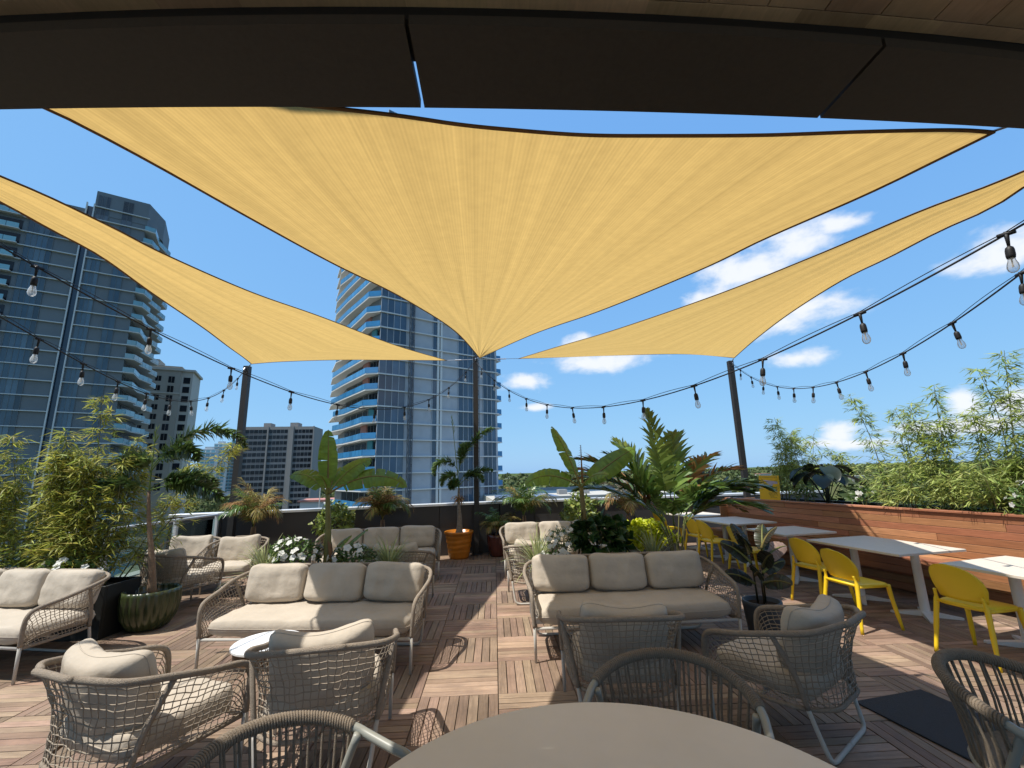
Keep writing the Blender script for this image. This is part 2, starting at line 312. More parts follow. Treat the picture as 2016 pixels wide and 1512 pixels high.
# ------------------------------------------------------------------ mesh helpers
class MB:
    """Collects shapes and links them as ONE mesh object."""
    def __init__(s): s.v = []; s.f = []; s.m = []; s.uv = []

    def add(s, verts, faces, mi=0):
        o = len(s.v); s.v += [tuple(p) for p in verts]
        for f in faces: s.f.append(tuple(i + o for i in f)); s.m.append(mi)

    def box(s, lo, hi, mi=0, M=None):
        (a, b, c), (d, e, f) = lo, hi
        vs_ = [Vector(p) for p in ((a, b, c), (d, b, c), (d, e, c), (a, e, c), (a, b, f), (d, b, f), (d, e, f), (a, e, f))]
        if M is not None: vs_ = [M @ p for p in vs_]
        s.add(vs_, [(0, 3, 2, 1), (4, 5, 6, 7), (0, 1, 5, 4), (1, 2, 6, 5), (2, 3, 7, 6), (3, 0, 4, 7)], mi)

    def bbox(s, lo, hi, b=0.004, mi=0):
        """Box whose top and vertical edges are eased."""
        (x0, y0, z0), (x1, y1, z1) = lo, hi
        ring = lambda i, z: [(x0 + i, y0 + b, z), (x0 + b, y0 + i, z), (x1 - b, y0 + i, z), (x1 - i, y0 + b, z),
                             (x1 - i, y1 - b, z), (x1 - b, y1 - i, z), (x0 + b, y1 - i, z), (x0 + i, y1 - b, z)]
        r0, r1 = ring(0, z0), ring(0, z1 - b)
        r2 = [(x0 + 2 * b if x < (x0 + x1) / 2 else x1 - 2 * b, y0 + b if y < (y0 + y1) / 2 else y1 - b, z1) for x, y, z in r1]
        r2 = [(x0 + b, y0 + 1.6 * b, z1), (x0 + 1.6 * b, y0 + b, z1), (x1 - 1.6 * b, y0 + b, z1), (x1 - b, y0 + 1.6 * b, z1),
              (x1 - b, y1 - 1.6 * b, z1), (x1 - 1.6 * b, y1 - b, z1), (x0 + 1.6 * b, y1 - b, z1), (x0 + b, y1 - 1.6 * b, z1)]
        vs_ = r0 + r1 + r2; fs = []
        for k in (0, 8):
            for i in range(8): j = (i + 1) % 8; fs.append((k + i, k + j, k + 8 + j, k + 8 + i))
        fs.append(tuple(range(16, 24))); fs.append(tuple(range(7, -1, -1)))
        s.add(vs_, fs, mi)

    def prism(s, poly, z0, z1, mi=0):
        n = len(poly)
        if sum(poly[i][0] * poly[(i + 1) % n][1] - poly[(i + 1) % n][0] * poly[i][1] for i in range(n)) < 0: poly = poly[::-1]
        s.add([(x, y, z0) for x, y in poly] + [(x, y, z1) for x, y in poly],
              [tuple(range(n - 1, -1, -1)), tuple(range(n, 2 * n))] + [(i, (i + 1) % n, n + (i + 1) % n, n + i) for i in range(n)], mi)

    def tube(s, pts, r, n=8, closed=False, caps=True, mi=0, flat=1.0):
        pts = [Vector(p) for p in pts]; k = len(pts)
        rr = r if isinstance(r, (list, tuple)) else [r] * k
        up = None; rings = []
        for i, p in enumerate(pts):
            a = pts[i - 1] if (i or closed) else p
            b = pts[(i + 1) % k] if (i < k - 1 or closed) else p
            t = (b - a)
            if t.length < 1e-9: t = Vector((0, 0, 1))
            t.normalize()
            if up is None:
                up = Vector((0, 0, 1)) if abs(t.z) < 0.9 else Vector((0, 1, 0))
            up = up - t * up.dot(t)
            if up.length < 1e-6: up = t.orthogonal()
            up.normalize(); sd = t.cross(up)
            rings.append([p + (sd * math.cos(2 * math.pi * j / n) + up * math.sin(2 * math.pi * j / n) * flat) * rr[i] for j in range(n)])
        vs_ = [q for g in rings for q in g]; fs = []
        for i in range(k if closed else k - 1):
            a, b = i * n, ((i + 1) % k) * n
            for j in range(n): h = (j + 1) % n; fs.append((a + j, a + h, b + h, b + j))
        if caps and not closed: fs += [tuple(range(n - 1, -1, -1)), tuple(range((k - 1) * n, k * n))]
        s.add(vs_, fs, mi)

    def lathe(s, prof, n=24, c=(0, 0), mi=0, mod=None):
        vs_ = []; fs = []; k = len(prof)
        for r_, z in prof:
            for j in range(n):
                a = 2 * math.pi * j / n; q = r_ * (mod(a, z) if mod else 1.0)
                vs_.append((c[0] + q * math.cos(a), c[1] + q * math.sin(a), z))
        for i in range(k - 1):
            for j in range(n): h = (j + 1) % n; fs.append((i * n + j, i * n + h, (i + 1) * n + h, (i + 1) * n + j))
        if prof[0][0] > 1e-4: fs.append(tuple(range(n - 1, -1, -1)))
        if prof[-1][0] > 1e-4: fs.append(tuple(range((k - 1) * n, k * n)))
        s.add(vs_, fs, mi)

    def leaf(s, base, d, nrm, L, W, fold=0.15, droop=0.2, mi=0, tip=0.5):
        """One small pointed leaf: four triangles folded on the midrib."""
        d = d.normalized(); sd = d.cross(nrm)
        if sd.length < 1e-5: sd = d.orthogonal()
        sd.normalize(); up = sd.cross(d)
        m = base + d * L * tip - up * droop * L * 0.25
        s.add([base, m + sd * W * 0.5 + up * fold * W, base + d * L - up * droop * L, m - sd * W * 0.5 + up * fold * W, m],
              [(0, 4, 1), (4, 2, 1), (0, 3, 4), (4, 3, 2)], mi)

    def build(s, name, mats, parent=None, smooth=False, loc=None):
        me = bpy.data.meshes.new(name); me.from_pydata(s.v, [], s.f)
        for m_ in (mats if isinstance(mats, (list, tuple)) else [mats]): me.materials.append(m_)
        if any(s.m): me.polygons.foreach_set('material_index', s.m)
        if smooth: me.polygons.foreach_set('use_smooth', [True] * len(s.f))
        if s.uv:
            lay = me.uv_layers.new(name='UVMap')
            for lp in me.loops: lay.data[lp.index].uv = s.uv[lp.vertex_index]
        me.update()
        return link(name, me, parent, loc)


def link(name, me, parent=None, loc=None):
    o = bpy.data.objects.new(name, me); col.objects.link(o)
    if parent is not None: o.parent = parent
    if loc is not None: o.location = loc
    return o


def tag(o, label=None, cat=None, group=None, kind=None):
    for k, v in (('label', label), ('category', cat), ('group', group), ('kind', kind)):
        if v: o[k] = v
    return o


def empty(name, loc=(0, 0, 0), rz=0.0, label=None, cat=None, group=None, kind=None, parent=None):
    o = bpy.data.objects.new(name, None); col.objects.link(o)
    o.empty_display_size = 0.1; o.location = loc; o.rotation_euler = (0, 0, rz)
    if parent is not None: o.parent = parent
    return tag(o, label, cat, group, kind)


KIDS = {}
def copy_tree(src, loc, rz, label):
    """A thing with copies of its parts and sub-parts (mesh data shared)."""
    r = src.copy(); col.objects.link(r); r.location = loc; r.rotation_euler = (0, 0, rz); r['label'] = label
    for ch in list(src.children):
        c = ch.copy(); col.objects.link(c); c.parent = r
        for g in list(ch.children):
            d = g.copy(); col.objects.link(d); d.parent = c
    return r


def cat_rom(pts, sub=6, closed=False):
    P = [Vector(p) for p in pts]; n = len(P); out = []
    for i in range(n if closed else n - 1):
        g = lambda k: P[k % n] if closed else P[min(max(k, 0), n - 1)]
        a, b, c, d = g(i - 1), g(i), g(i + 1), g(i + 2)
        for j in range(sub):
            t = j / sub
            out.append(0.5 * ((2 * b) + (c - a) * t + (2 * a - 5 * b + 4 * c - d) * t * t + (3 * b - a - 3 * c + d) * t ** 3))
    if not closed: out.append(P[-1])
    return out


def resample(pts, n):
    d = [0.0]
    for a, b in zip(pts, pts[1:]): d.append(d[-1] + (b - a).length)
    out = []; k = 0
    for i in range(n):
        t = d[-1] * i / (n - 1)
        while k < len(d) - 2 and d[k + 1] < t: k += 1
        q = (t - d[k]) / max(d[k + 1] - d[k], 1e-9); out.append(pts[k].lerp(pts[k + 1], q))
    return out


def nz(x, y, z=0.0): return noise.noise(Vector((x, y, z)))


def rdir(zmin=-1.0, zmax=1.0):
    z = random.uniform(zmin, zmax); a = random.uniform(0, 2 * math.pi); r_ = math.sqrt(max(0, 1 - z * z))
    return Vector((r_ * math.cos(a), r_ * math.sin(a), z))


# ------------------------------------------------------------------ deck: ipe tiles of eight slats, the grain turned from tile to tile
TILE, X0, Y0 = 0.6093, -0.6045, 8.73
deck = empty('deck', (0, 0, 0), label='deck of square timber tiles in a basket pattern', kind='structure')
mb = MB(); mb.box((-6.9, -3.4, -0.06), (8.4, 11.4, -0.028)); mb.build('underlay', MT['under'], deck)


def to_px(p):
    q = Vector(p) - EYE; d = q.dot(CF)
    if d < 0.2: return None
    return (1008 + 854.07 * q.dot(CR) / d, 756 - 854.07 * q.dot(CU) / d)


cand = []
G = 0.0065
for i in range(-11, 15):
    for j in range(-5, 17):
        x = X0 + i * TILE; y = Y0 - (j + 1) * TILE
        if x < -6.9 or x + TILE > 8.4 or y < -2.8 or y + TILE > 10.95: continue
        al = (i + j) % 2 == 0
        w = TILE / 8
        for k in range(8):
            if al: lo, hi = (x + k * w + G / 2, y + 0.003), (x + (k + 1) * w - G / 2, y + TILE - 0.003)
            else: lo, hi = (x + 0.003, y + k * w + G / 2), (x + TILE - 0.003, y + (k + 1) * w - G / 2)
            c = ((lo[0] + hi[0]) / 2, (lo[1] + hi[1]) / 2)
            q = to_px((c[0], c[1], 0)); s_ = 0.0
            if q and 10 < q[0] < 2006 and 950 < q[1] < 1505:
                s_ = 1.0 / ((c[0] ** 2 + c[1] ** 2 + 2.9) ** 1.5)
                if (q[0] - 1180) ** 2 / 460 ** 2 + (q[1] - 1540) ** 2 / 180 ** 2 < 1: s_ = 0.0        # under the round table
                for a in ((470, 780, 1215, 1430), (1100, 1340, 1190, 1380), (1400, 1690, 1230, 1390), (120, 450, 1300, 1460), (370, 830, 1130, 1270),
                          (1050, 1460, 1095, 1230), (0, 200, 1130, 1290), (1110, 1500, 1290, 1420), (1880, 2016, 1320, 1512), (330, 700, 1420, 1512)):
                    if a[0] < q[0] < a[1] and a[2] < q[1] < a[3]: s_ *= 0.25                               # behind a seat
            cand.append((s_, al, lo, hi, c))
cand.sort(key=lambda t: -t[0])
slat_mesh = {}
for al in (True, False):
    b_ = MB(); L, W = TILE / 2 - 0.003, TILE / 16 - G / 2
    b_.bbox((-W, -L, -0.022), (W, L, 0), 0.0022) if al else b_.bbox((-L, -W, -0.022), (L, W, 0), 0.0022)
    o = b_.build('slat', MT['slat_y' if al else 'slat_x'], deck); slat_mesh[al] = o.data; bpy.data.objects.remove(o)
rest = MB()
for n_, (s_, al, lo, hi, c) in enumerate(cand):
    dz = random.uniform(-0.0012, 0.0012)
    if n_ < 300:
        o = link('slat', slat_mesh[al], deck, (c[0], c[1], dz))
        o.rotation_euler = (random.gauss(0, 0.002), random.gauss(0, 0.002), random.gauss(0, 0.0012))
    else:
        rest.box((lo[0], lo[1], -0.022), (hi[0], hi[1], dz), 0 if al else 1)
o = rest.build('slats', [MT['slat_y'], MT['slat_x']], deck); o['kind'] = 'stuff'

# the building below and behind
mb = MB(); mb.box((-7.3, -14, -22), (9.2, 11.6, -0.06)); tag(mb.build('building_below', MT['stucco']), 'stucco building the terrace stands on', kind='structure')

# ------------------------------------------------------------------ soffit, beam and bronze canopy overhead
fy = lambda x: 0.0123 * x * x + 0.004 * x + 1.357
by = lambda x: 0.0245 * x * x + 1.055
sy = lambda x: 0.0218 * x * x - 0.001 * x + 1.093
cx = lambda x: max(-2.9, min(2.9, x))
roof = empty('soffit', (0, 0, 0), label='tan boarded soffit of the building overhead', kind='structure')
mb = MB(); mb.box((-12, -2.2, 3.17), (-2.71, 0.75, 5.2)); mb.box((-2.7, -2.2, 3.17), (-2.3, 0.75, 7.0)); mb.box((-2.299, -2.2, 3.17), (-1.95, 0.75, 7.09)); mb.box((-1.949, -2.2, 3.17), (12, 0.75, 7.08)); mb.build('shade_block', MT['stucco'], roof)  # unseen stepped blocks, added to keep a strip of sun off the round table
for k in range(-40, 40):
    x0 = 0.69 + 0.193 * k
    if x0 < -5 or x0 > 5: continue
    b_ = MB(); x1 = x0 + 0.188; ya, yb = sy(cx(x0)), sy(cx(x1))
    poly = [(x0, -1.6), (x1, -1.6), (x1, yb - 0.045), (x0, ya - 0.045)]
    b_.prism(poly, 3.129, 3.16); b_.build('board', MT['soffit'], roof)
mb = MB(); xs = [-5 + 0.25 * k for k in range(41)]
for a, b in zip(xs, xs[1:]):
    mb.prism([(a, sy(cx(a)) - 0.041), (b, sy(cx(b)) - 0.041), (b, sy(cx(b))), (a, sy(cx(a)))], 3.129, 3.16)
mb.build('edge_board', MT['soffit'], roof)
mb = MB()
for a, b in zip(xs, xs[1:]):
    mb.prism([(a, sy(cx(a)) + 0.003), (b, sy(cx(b)) + 0.003), (b, sy(cx(b)) + 0.10), (a, sy(cx(a)) + 0.10)], 3.11, 3.5)
o = mb.build('edge_beam', MT['beam'], roof)
can = empty('canopy', (0, 0, 3.02), label='dark bronze metal canopy of wide flat panels under the roof edge', cat='canopy')
cuts = [-6.25, -4.76, -3.25, -1.755, -0.24, 1.27, 2.78, 4.29, 5.8]
for a, b in zip(cuts, cuts[1:]):
    b_ = MB(); x0, x1 = a + 0.0065, b - 0.0065; n = 10
    X = [x0 + (x1 - x0) * i / n for i in range(n + 1)]
    poly = [(x, by(cx(x))) for x in X] + [(x, fy(cx(x))) for x in X[::-1]]
    b_.prism(poly, 0.0, 0.035); b_.build('panel', MT['canopy'], can)
mb = MB()
for a, b in zip(xs, xs[1:]):
    mb.prism([(a, by(cx(a)) + 0.02), (b, by(cx(b)) + 0.02), (b, by(cx(b)) + 0.155), (a, by(cx(a)) + 0.155)], 0.04, 0.09)
mb.build('bracket_rail', MT['beam'], can)


# ------------------------------------------------------------------ parapet wall, coping, glass railing
def wall_run(A, B, seams, root):
    A, B = Vector((*A, 0)), Vector((*B, 0)); d = (B - A); L = d.length; d.normalize(); th = math.atan2(d.y, d.x)
    M = Matrix.Translation(A) @ Matrix.Rotation(th, 4, 'Z')
    b_ = MB(); b_.box((0, 0.02, -0.03), (L, 0.2, 1.035), M=M); b_.build('core', MT['under'], root)
    for s0, s1 in zip(seams, seams[1:]):
        b_ = MB(); b_.bbox((s0 + 0.005, 0, 0.0), (s1 - 0.005, 0.018, 1.03), 0.002); b_.v = [tuple(M @ Vector(p)) for p in b_.v]
        b_.build('panel', MT['wall'], root)
    b_ = MB(); b_.bbox((0.0, -0.035, 1.036), (L, 0.23, 1.085), 0.006); b_.v = [tuple(M @ Vector(p)) for p in b_.v]
    b_.build('coping', MT['coping'], root)


wl_ = empty('parapet_wall', (0, 0, 0), label='dark panelled parapet wall with a white metal coping along the far end of the deck', cat='wall')
WL, WM, WR = (-6.19, 8.845), (0.1, 10.2), (8.3, 10.98)
L1 = math.dist(WL, WM)
s_m = [0.0] + [x for x in (0.89, 1.44, 2.66, 3.88, 5.09)] + [L1]
wall_run(WL, WM, s_m, wl_)
L2 = math.dist(WM, WR); s_m = [0.02, 0.8, 2.0, 3.2, 4.42, 5.64, 6.86, L2]
wall_run(WM, WR, s_m, wl_)

rl = empty('glass_railing', (0, 0, 0), label='glass railing with pale metal posts along the left edge of the deck', cat='railing')
RP = [(-5.38, 8.98), (-5.47, 8.0), (-5.55, 6.75), (-6.35, 5.2), (-6.45, 3.6), (-6.5, 2.0), (-6.5, 0.4)]
b_ = MB(); b_.tube([(x, y, 1.05) for x, y in RP], 0.022, 8); b_.build('top_rail', MT['coping'], rl)
for x, y in RP:
    b_ = MB(); b_.box((x - 0.03, y - 0.025, 0), (x + 0.03, y + 0.025, 1.03)); b_.build('post', MT['coping'], rl)
for (xa, ya), (xb, yb) in zip(RP, RP[1:]):
    d = Vector((xb - xa, yb - ya, 0)); L = d.length; M = Matrix.Translation((xa, ya, 0)) @ Matrix.Rotation(math.atan2(d.y, d.x), 4, 'Z')
    b_ = MB(); b_.box((0.05, -0.005, 0.1), (L - 0.05, 0.005, 0.98), M=M); b_.build('pane', MT['rail_glass'], rl)

# ------------------------------------------------------------------ three posts and the three shade sails
def post(x, y, h, lean, label):
    e = empty('sail_post', (x, y, 0), label=label, cat='post', group='dark posts holding the shade sails')
    b_ = MB(); b_.box((-0.055, -0.055, 0), (0.055, 0.055, h), M=Matrix.Rotation(lean, 4, 'Y')); b_.build('shaft', MT['post'], e)
    b_ = MB(); b_.bbox((-0.12, -0.12, 0), (0.12, 0.12, 0.018), 0.004); b_.build('base_plate', MT['post'], e)
    b_ = MB(); b_.tube([(0.0, -0.055, h - 0.12), (0, -0.10, h - 0.12), (0, -0.125, h - 0.09), (0, -0.10, h - 0.06), (0, -0.055, h - 0.06)], 0.009, 6)
    b_.build('eye_bolt', MT['wire'], e)
    return e
post(-0.40, 9.95, 4.42, 0, 'tallest dark square post in the middle, holding the tips of all three sails')
post(-5.0, 8.82, 3.97, 0, 'dark square post at the left end of the parapet, under the left sail')
post(5.62, 9.75, 4.18, 0, 'dark square post behind the wooden bench, under the right sail')


def edge(pts, n, sub=8):
    return resample(cat_rom(pts, sub), n)


def sail(name, E1, E2, apex, label, ns, nt, fold, wires, near):
    """Triangular sail: two concave edges that leave the apex, threads fanning from it."""
    e1, e2 = edge(E1, nt), edge(E2, nt)
    N = edge(near, ns)
    b_ = MB(); uv = []
    for i in range(nt):
        t = i / (nt - 1)
        for j in range(ns):
            s = j / (ns - 1)
            p = e1[i].lerp(e2[i], s)
            w = (e2[i] - e1[i]).length
            p += (N[j] - e1[-1].lerp(e2[-1], s)) * t ** 5
            sag = 0.05 * math.sin(math.pi * s) * math.sin(math.pi * min(1, t)) * min(1.0, w)
            rip = fold * math.exp(-t * 5.0) * (nz(s * 9, 3.1, 0) + 0.6 * nz(s * 21, 7.7, 0)) * min(1, w * 3.0) + fold * 0.12 * nz(s * 24, t * 1.5, 2.0) * min(1, w) * (1 - t ** 3)
            p.z += -sag + rip * min(1, 12 * s, 12 * (1 - s))
            b_.v.append(tuple(p)); ax = Vector(apex)
            a0 = math.atan2(p.x - ax.x, ax.y + 0.02 - p.y); uv.append(((a0 + 0.35) / 0.75, (ax - p).length / 9.0))
    for i in range(nt - 1):
        for j in range(ns - 1):
            a = i * ns + j; b_.f.append((a, a + 1, a + ns + 1, a + ns)); b_.m.append(0)
    b_.uv = uv
    o = b_.build(name, MT['sail'], smooth=True)
    tag(o, label, 'shade sail', 'sand coloured shade sails stretched over the deck')
    rows = [[Vector(b_.v[i * ns]) for i in range(nt)], [Vector(b_.v[i * ns + ns - 1]) for i in range(nt)], [Vector(b_.v[(nt - 1) * ns + j]) for j in range(ns)]]
    for r_ in rows:
        h = MB(); h.tube([p - Vector((0, 0, 0.006)) for p in r_], 0.011, 6, flat=0.35); h.build('hem', MT['hem'], o, smooth=True)
    for a, c in wires:
        a, c = Vector(a), Vector(c)
        h = MB(); h.tube([a, c], 0.006, 5); m_ = a.lerp(c, 0.35); m2 = a.lerp(c, 0.6); h.tube([m_, m2], 0.013, 6)
        h.build('turnbuckle', MT['wire'], o)
    return o


top = (-0.40, 9.88, 4.36)
sail('shade_sail', [(-0.30, 9.72, 4.335), (-0.54, 6.39, 3.84), (-0.90, 4.35, 3.53), (-1.23, 3.22, 3.36), (-1.42, 2.42, 3.24), (-1.55, 1.78, 3.14), (-1.66, 1.46, 3.10), (-1.76, 1.30, 3.07)],
     [(-0.285, 9.72, 4.335), (0.62, 6.6, 3.86), (1.28, 4.85, 3.58), (1.72, 3.30, 3.33), (1.85, 2.63, 3.23), (2.02, 2.02, 3.14), (2.07, 1.65, 3.08), (2.09, 1.47, 3.05)],
     top, 'largest sand coloured sail spreading from the middle post over the deck', 130, 70, 0.05, [((-0.29, 9.74, 4.335), top), ((-1.76, 1.3, 3.07), (-2.0, 1.0, 3.03)), ((2.09, 1.47, 3.05), (2.4, 1.1, 3.0))],
     [(-1.76, 1.30, 3.07), (-1.2, 1.355, 3.08), (-0.71, 1.405, 3.08), (-0.36, 1.45, 3.08), (-0.13, 1.49, 3.08), (0.08, 1.515, 3.08), (0.39, 1.54, 3.08), (0.72, 1.54, 3.08), (1.14, 1.52, 3.07), (1.54, 1.485, 3.06), (1.9, 1.46, 3.05), (2.09, 1.47, 3.05)])


def tri_sail(label, up, low, bot, wires):
    """Long sail of three edges: up (middle tip to near end), low (near end to outer post), bot (outer post to middle tip)."""
    nt, ns = 80, 34
    U = edge(up, nt)
    low_pts = cat_rom(bot[::-1], 8) + cat_rom(low[::-1], 8)[1:]        # middle tip -> outer corner -> near end
    # keep the outer corner as a sample so that it stays sharp
    d1 = [0.0]
    for a, b in zip(low_pts, low_pts[1:]): d1.append(d1[-1] + (b - a).length)
    kc = len(cat_rom(bot[::-1], 8)) - 1; n1 = max(8, int(nt * 0.42))
    V = resample(low_pts[:kc + 1], n1) + resample(low_pts[kc:], nt - n1 + 1)[1:]
    b_ = MB(); uv = []
    for i in range(nt):
        t = i / (nt - 1)
        for j in range(ns):
            s = j / (ns - 1); p = U[i].lerp(V[i], s); w = (U[i] - V[i]).length
            rip = 0.03 * (nz(s * 6, t * 2.0, 4.0) * 0.5 + nz(s * 10, 1.0, 8.0) * (t ** 3)) * min(1, w) * min(1, 8 * s, 8 * (1 - s))
            p.z += rip - 0.05 * math.sin(math.pi * s) * min(1, w * 0.7)
            b_.v.append(tuple(p)); uv.append((s * 0.45, t))
    for i in range(nt - 1):
        for j in range(ns - 1):
            a = i * ns + j; b_.f.append((a, a + 1, a + ns + 1, a + ns)); b_.m.append(0)
    b_.uv = uv
    o = b_.build('shade_sail', MT['sail'], smooth=True); tag(o, label, 'shade sail', 'sand coloured shade sails stretched over the deck')
    for r_ in (U, V[:n1], V[n1 - 1:]):
        h = MB(); h.tube([p - Vector((0, 0, 0.006)) for p in r_], 0.011, 6, flat=0.35); h.build('hem', MT['hem'], o, smooth=True)
    for a, c in wires:
        a, c = Vector(a), Vector(c); h = MB(); h.tube([a, c], 0.006, 5); h.tube([a.lerp(c, 0.3), a.lerp(c, 0.55)], 0.013, 6); h.build('turnbuckle', MT['wire'], o)
    return o


tri_sail('narrow sand coloured sail on the left, tied to the left and middle posts',
         [(-1.07, 9.94, 4.34), (-1.71, 7.52, 3.99), (-2.08, 5.22, 3.66), (-2.31, 4.06, 3.49), (-2.40, 3.08, 3.36), (-2.39, 2.61, 3.30), (-2.40, 2.22, 3.25), (-2.43, 2.0, 3.22), (-2.46, 1.7, 3.17)],
         [(-2.60, 1.75, 3.17), (-2.67, 2.23, 3.23), (-2.74, 2.57, 3.27), (-2.84, 3.03, 3.33), (-3.13, 3.88, 3.42), (-3.62, 5.34, 3.59), (-4.08, 6.64, 3.73), (-4.45, 7.7, 3.85), (-4.75, 8.5, 3.94)],
         [(-4.75, 8.5, 3.94), (-4.1, 8.46, 3.97), (-3.03, 8.79, 4.08), (-1.91, 9.40, 4.22), (-1.07, 9.94, 4.34)],
         [((-1.06, 9.93, 4.335), (-0.46, 9.9, 4.34)), ((-4.75, 8.5, 3.94), (-4.97, 8.77, 3.93))])
tri_sail('narrow sand coloured sail on the right, tied to the right and middle posts',
         [(0.60, 9.86, 4.34), (1.20, 8.05, 4.07), (1.80, 6.28, 3.80), (2.32, 4.27, 3.50), (2.53, 3.07, 3.33), (2.61, 2.3, 3.22), (2.67, 1.95, 3.16), (2.70, 1.66, 3.12)],
         [(2.82, 1.64, 3.11), (2.88, 1.97, 3.16), (2.98, 2.2, 3.19), (3.02, 2.54, 3.24), (3.12, 3.01, 3.30), (3.25, 3.67, 3.39), (3.70, 5.01, 3.57), (4.33, 6.64, 3.78), (4.86, 7.9, 3.95), (5.37, 9.13, 4.10)],
         [(5.37, 9.13, 4.10), (4.07, 8.68, 4.08), (2.54, 9.01, 4.16), (1.5, 9.48, 4.26), (0.60, 9.86, 4.34)],
         [((0.60, 9.86, 4.34), (-0.34, 9.9, 4.34)), ((5.37, 9.13, 4.10), (5.6, 9.68, 4.12))])


# ------------------------------------------------------------------ string lights
def string_light(A, deg, c, s_end, first, step, skip, label):
    th = R(deg); d = Vector((math.sin(th), math.cos(th), 0)); A = Vector((*A, 0))
    f = lambda s: A + d * s + Vector((0, 0, c[0] * s ** 3 + c[1] * s * s + c[2] * s + c[3]))
    root = empty('string_light', f(0.0), label=label, cat='string light', group='bulb strings hung between the posts and the canopy')
    inv = -f(0.0)
    n = int(s_end / 0.12)
    b_ = MB(); b_.tube([f(s_end * i / n) + inv for i in range(n + 1)], 0.006, 6); b_.build('cable', MT['cable'], root, smooth=True)
    lift = lambda s: 0.018 * abs(math.sin(math.pi * (s - first) / step))
    b_ = MB(); b_.tube([f(s_end * i / (3 * n)) + inv + Vector((0, 0, 0.012 + lift(s_end * i / (3 * n)))) for i in range(3 * n + 1)], 0.003, 4); b_.build('support_wire', MT['cable'], root)
    s = first; k = 0
    while s < s_end:
        p = f(s) + inv; tilt = Matrix.Rotation(random.uniform(-0.12, 0.12), 4, 'X') @ Matrix.Rotation(random.uniform(-0.12, 0.12), 4, 'Y')
        b_ = MB()
        b_.tube([(0, 0, 0.012), (0, 0, -0.03), (0, 0, -0.075)], [0.012, 0.009, 0.006], 6)
        b_.tube([d * -0.035, d * 0.035], 0.012, 6)
        b_.lathe([(0.006, -0.07), (0.016, -0.08), (0.019, -0.095), (0.0195, -0.125), (0.017, -0.14), (0.0, -0.14)][::-1], 12)
        so = b_.build('socket', MT['cable'], root, smooth=True, loc=p); so.rotation_euler = tilt.to_euler()
        b_ = MB()
        b_.lathe([(0.0, -0.222), (0.012, -0.219), (0.021, -0.208), (0.0245, -0.192), (0.022, -0.172), (0.016, -0.155), (0.014, -0.141)], 14)
        bu = b_.build('bulb', [MT['bulb']], so, smooth=True)
        b_ = MB(); b_.tube([(0, 0, -0.141), (0, 0, -0.175), (0, 0, -0.19)], [0.004, 0.003, 0.005], 5); b_.v = b_.v
        # the glowless filament stem is joined into the bulb mesh
        me = bu.data; bm = bmesh.new(); bm.from_mesh(me)
        vv = [bm.verts.new(p_) for p_ in b_.v]
        for f_ in b_.f:
            fc = bm.faces.new([vv[i] for i in f_]); fc.material_index = 1
        bm.to_mesh(me); bm.free(); me.materials.append(MT['filament'])
        s += step; k += 1


string_light((-0.40, 9.90), 203, (-0.00418, 0.126471, -0.852506, 4.326), 8.3, 0.50, 0.77, 0, 'bulb string from the middle post sweeping past the left post towards the canopy')
string_light((-0.40, 9.90), 158, (-0.000601, 0.064435, -0.665799, 4.284), 9.3, 0.41, 0.735, 0, 'bulb string from the middle post sweeping low in front of the right post')
string_light((-5.0, 8.77), 169, (-0.01245, 0.19162, -0.83038, 3.9052), 6.3, 0.37, 0.575, 0, 'bulb string from the left post in front of the grey glass tower')
string_light((5.60, 9.70), 196, (-0.000158, 0.053673, -0.553147, 4.1529), 8.2, 0.72, 0.67, 0, 'bulb string from the right post above the bamboo and the bench')


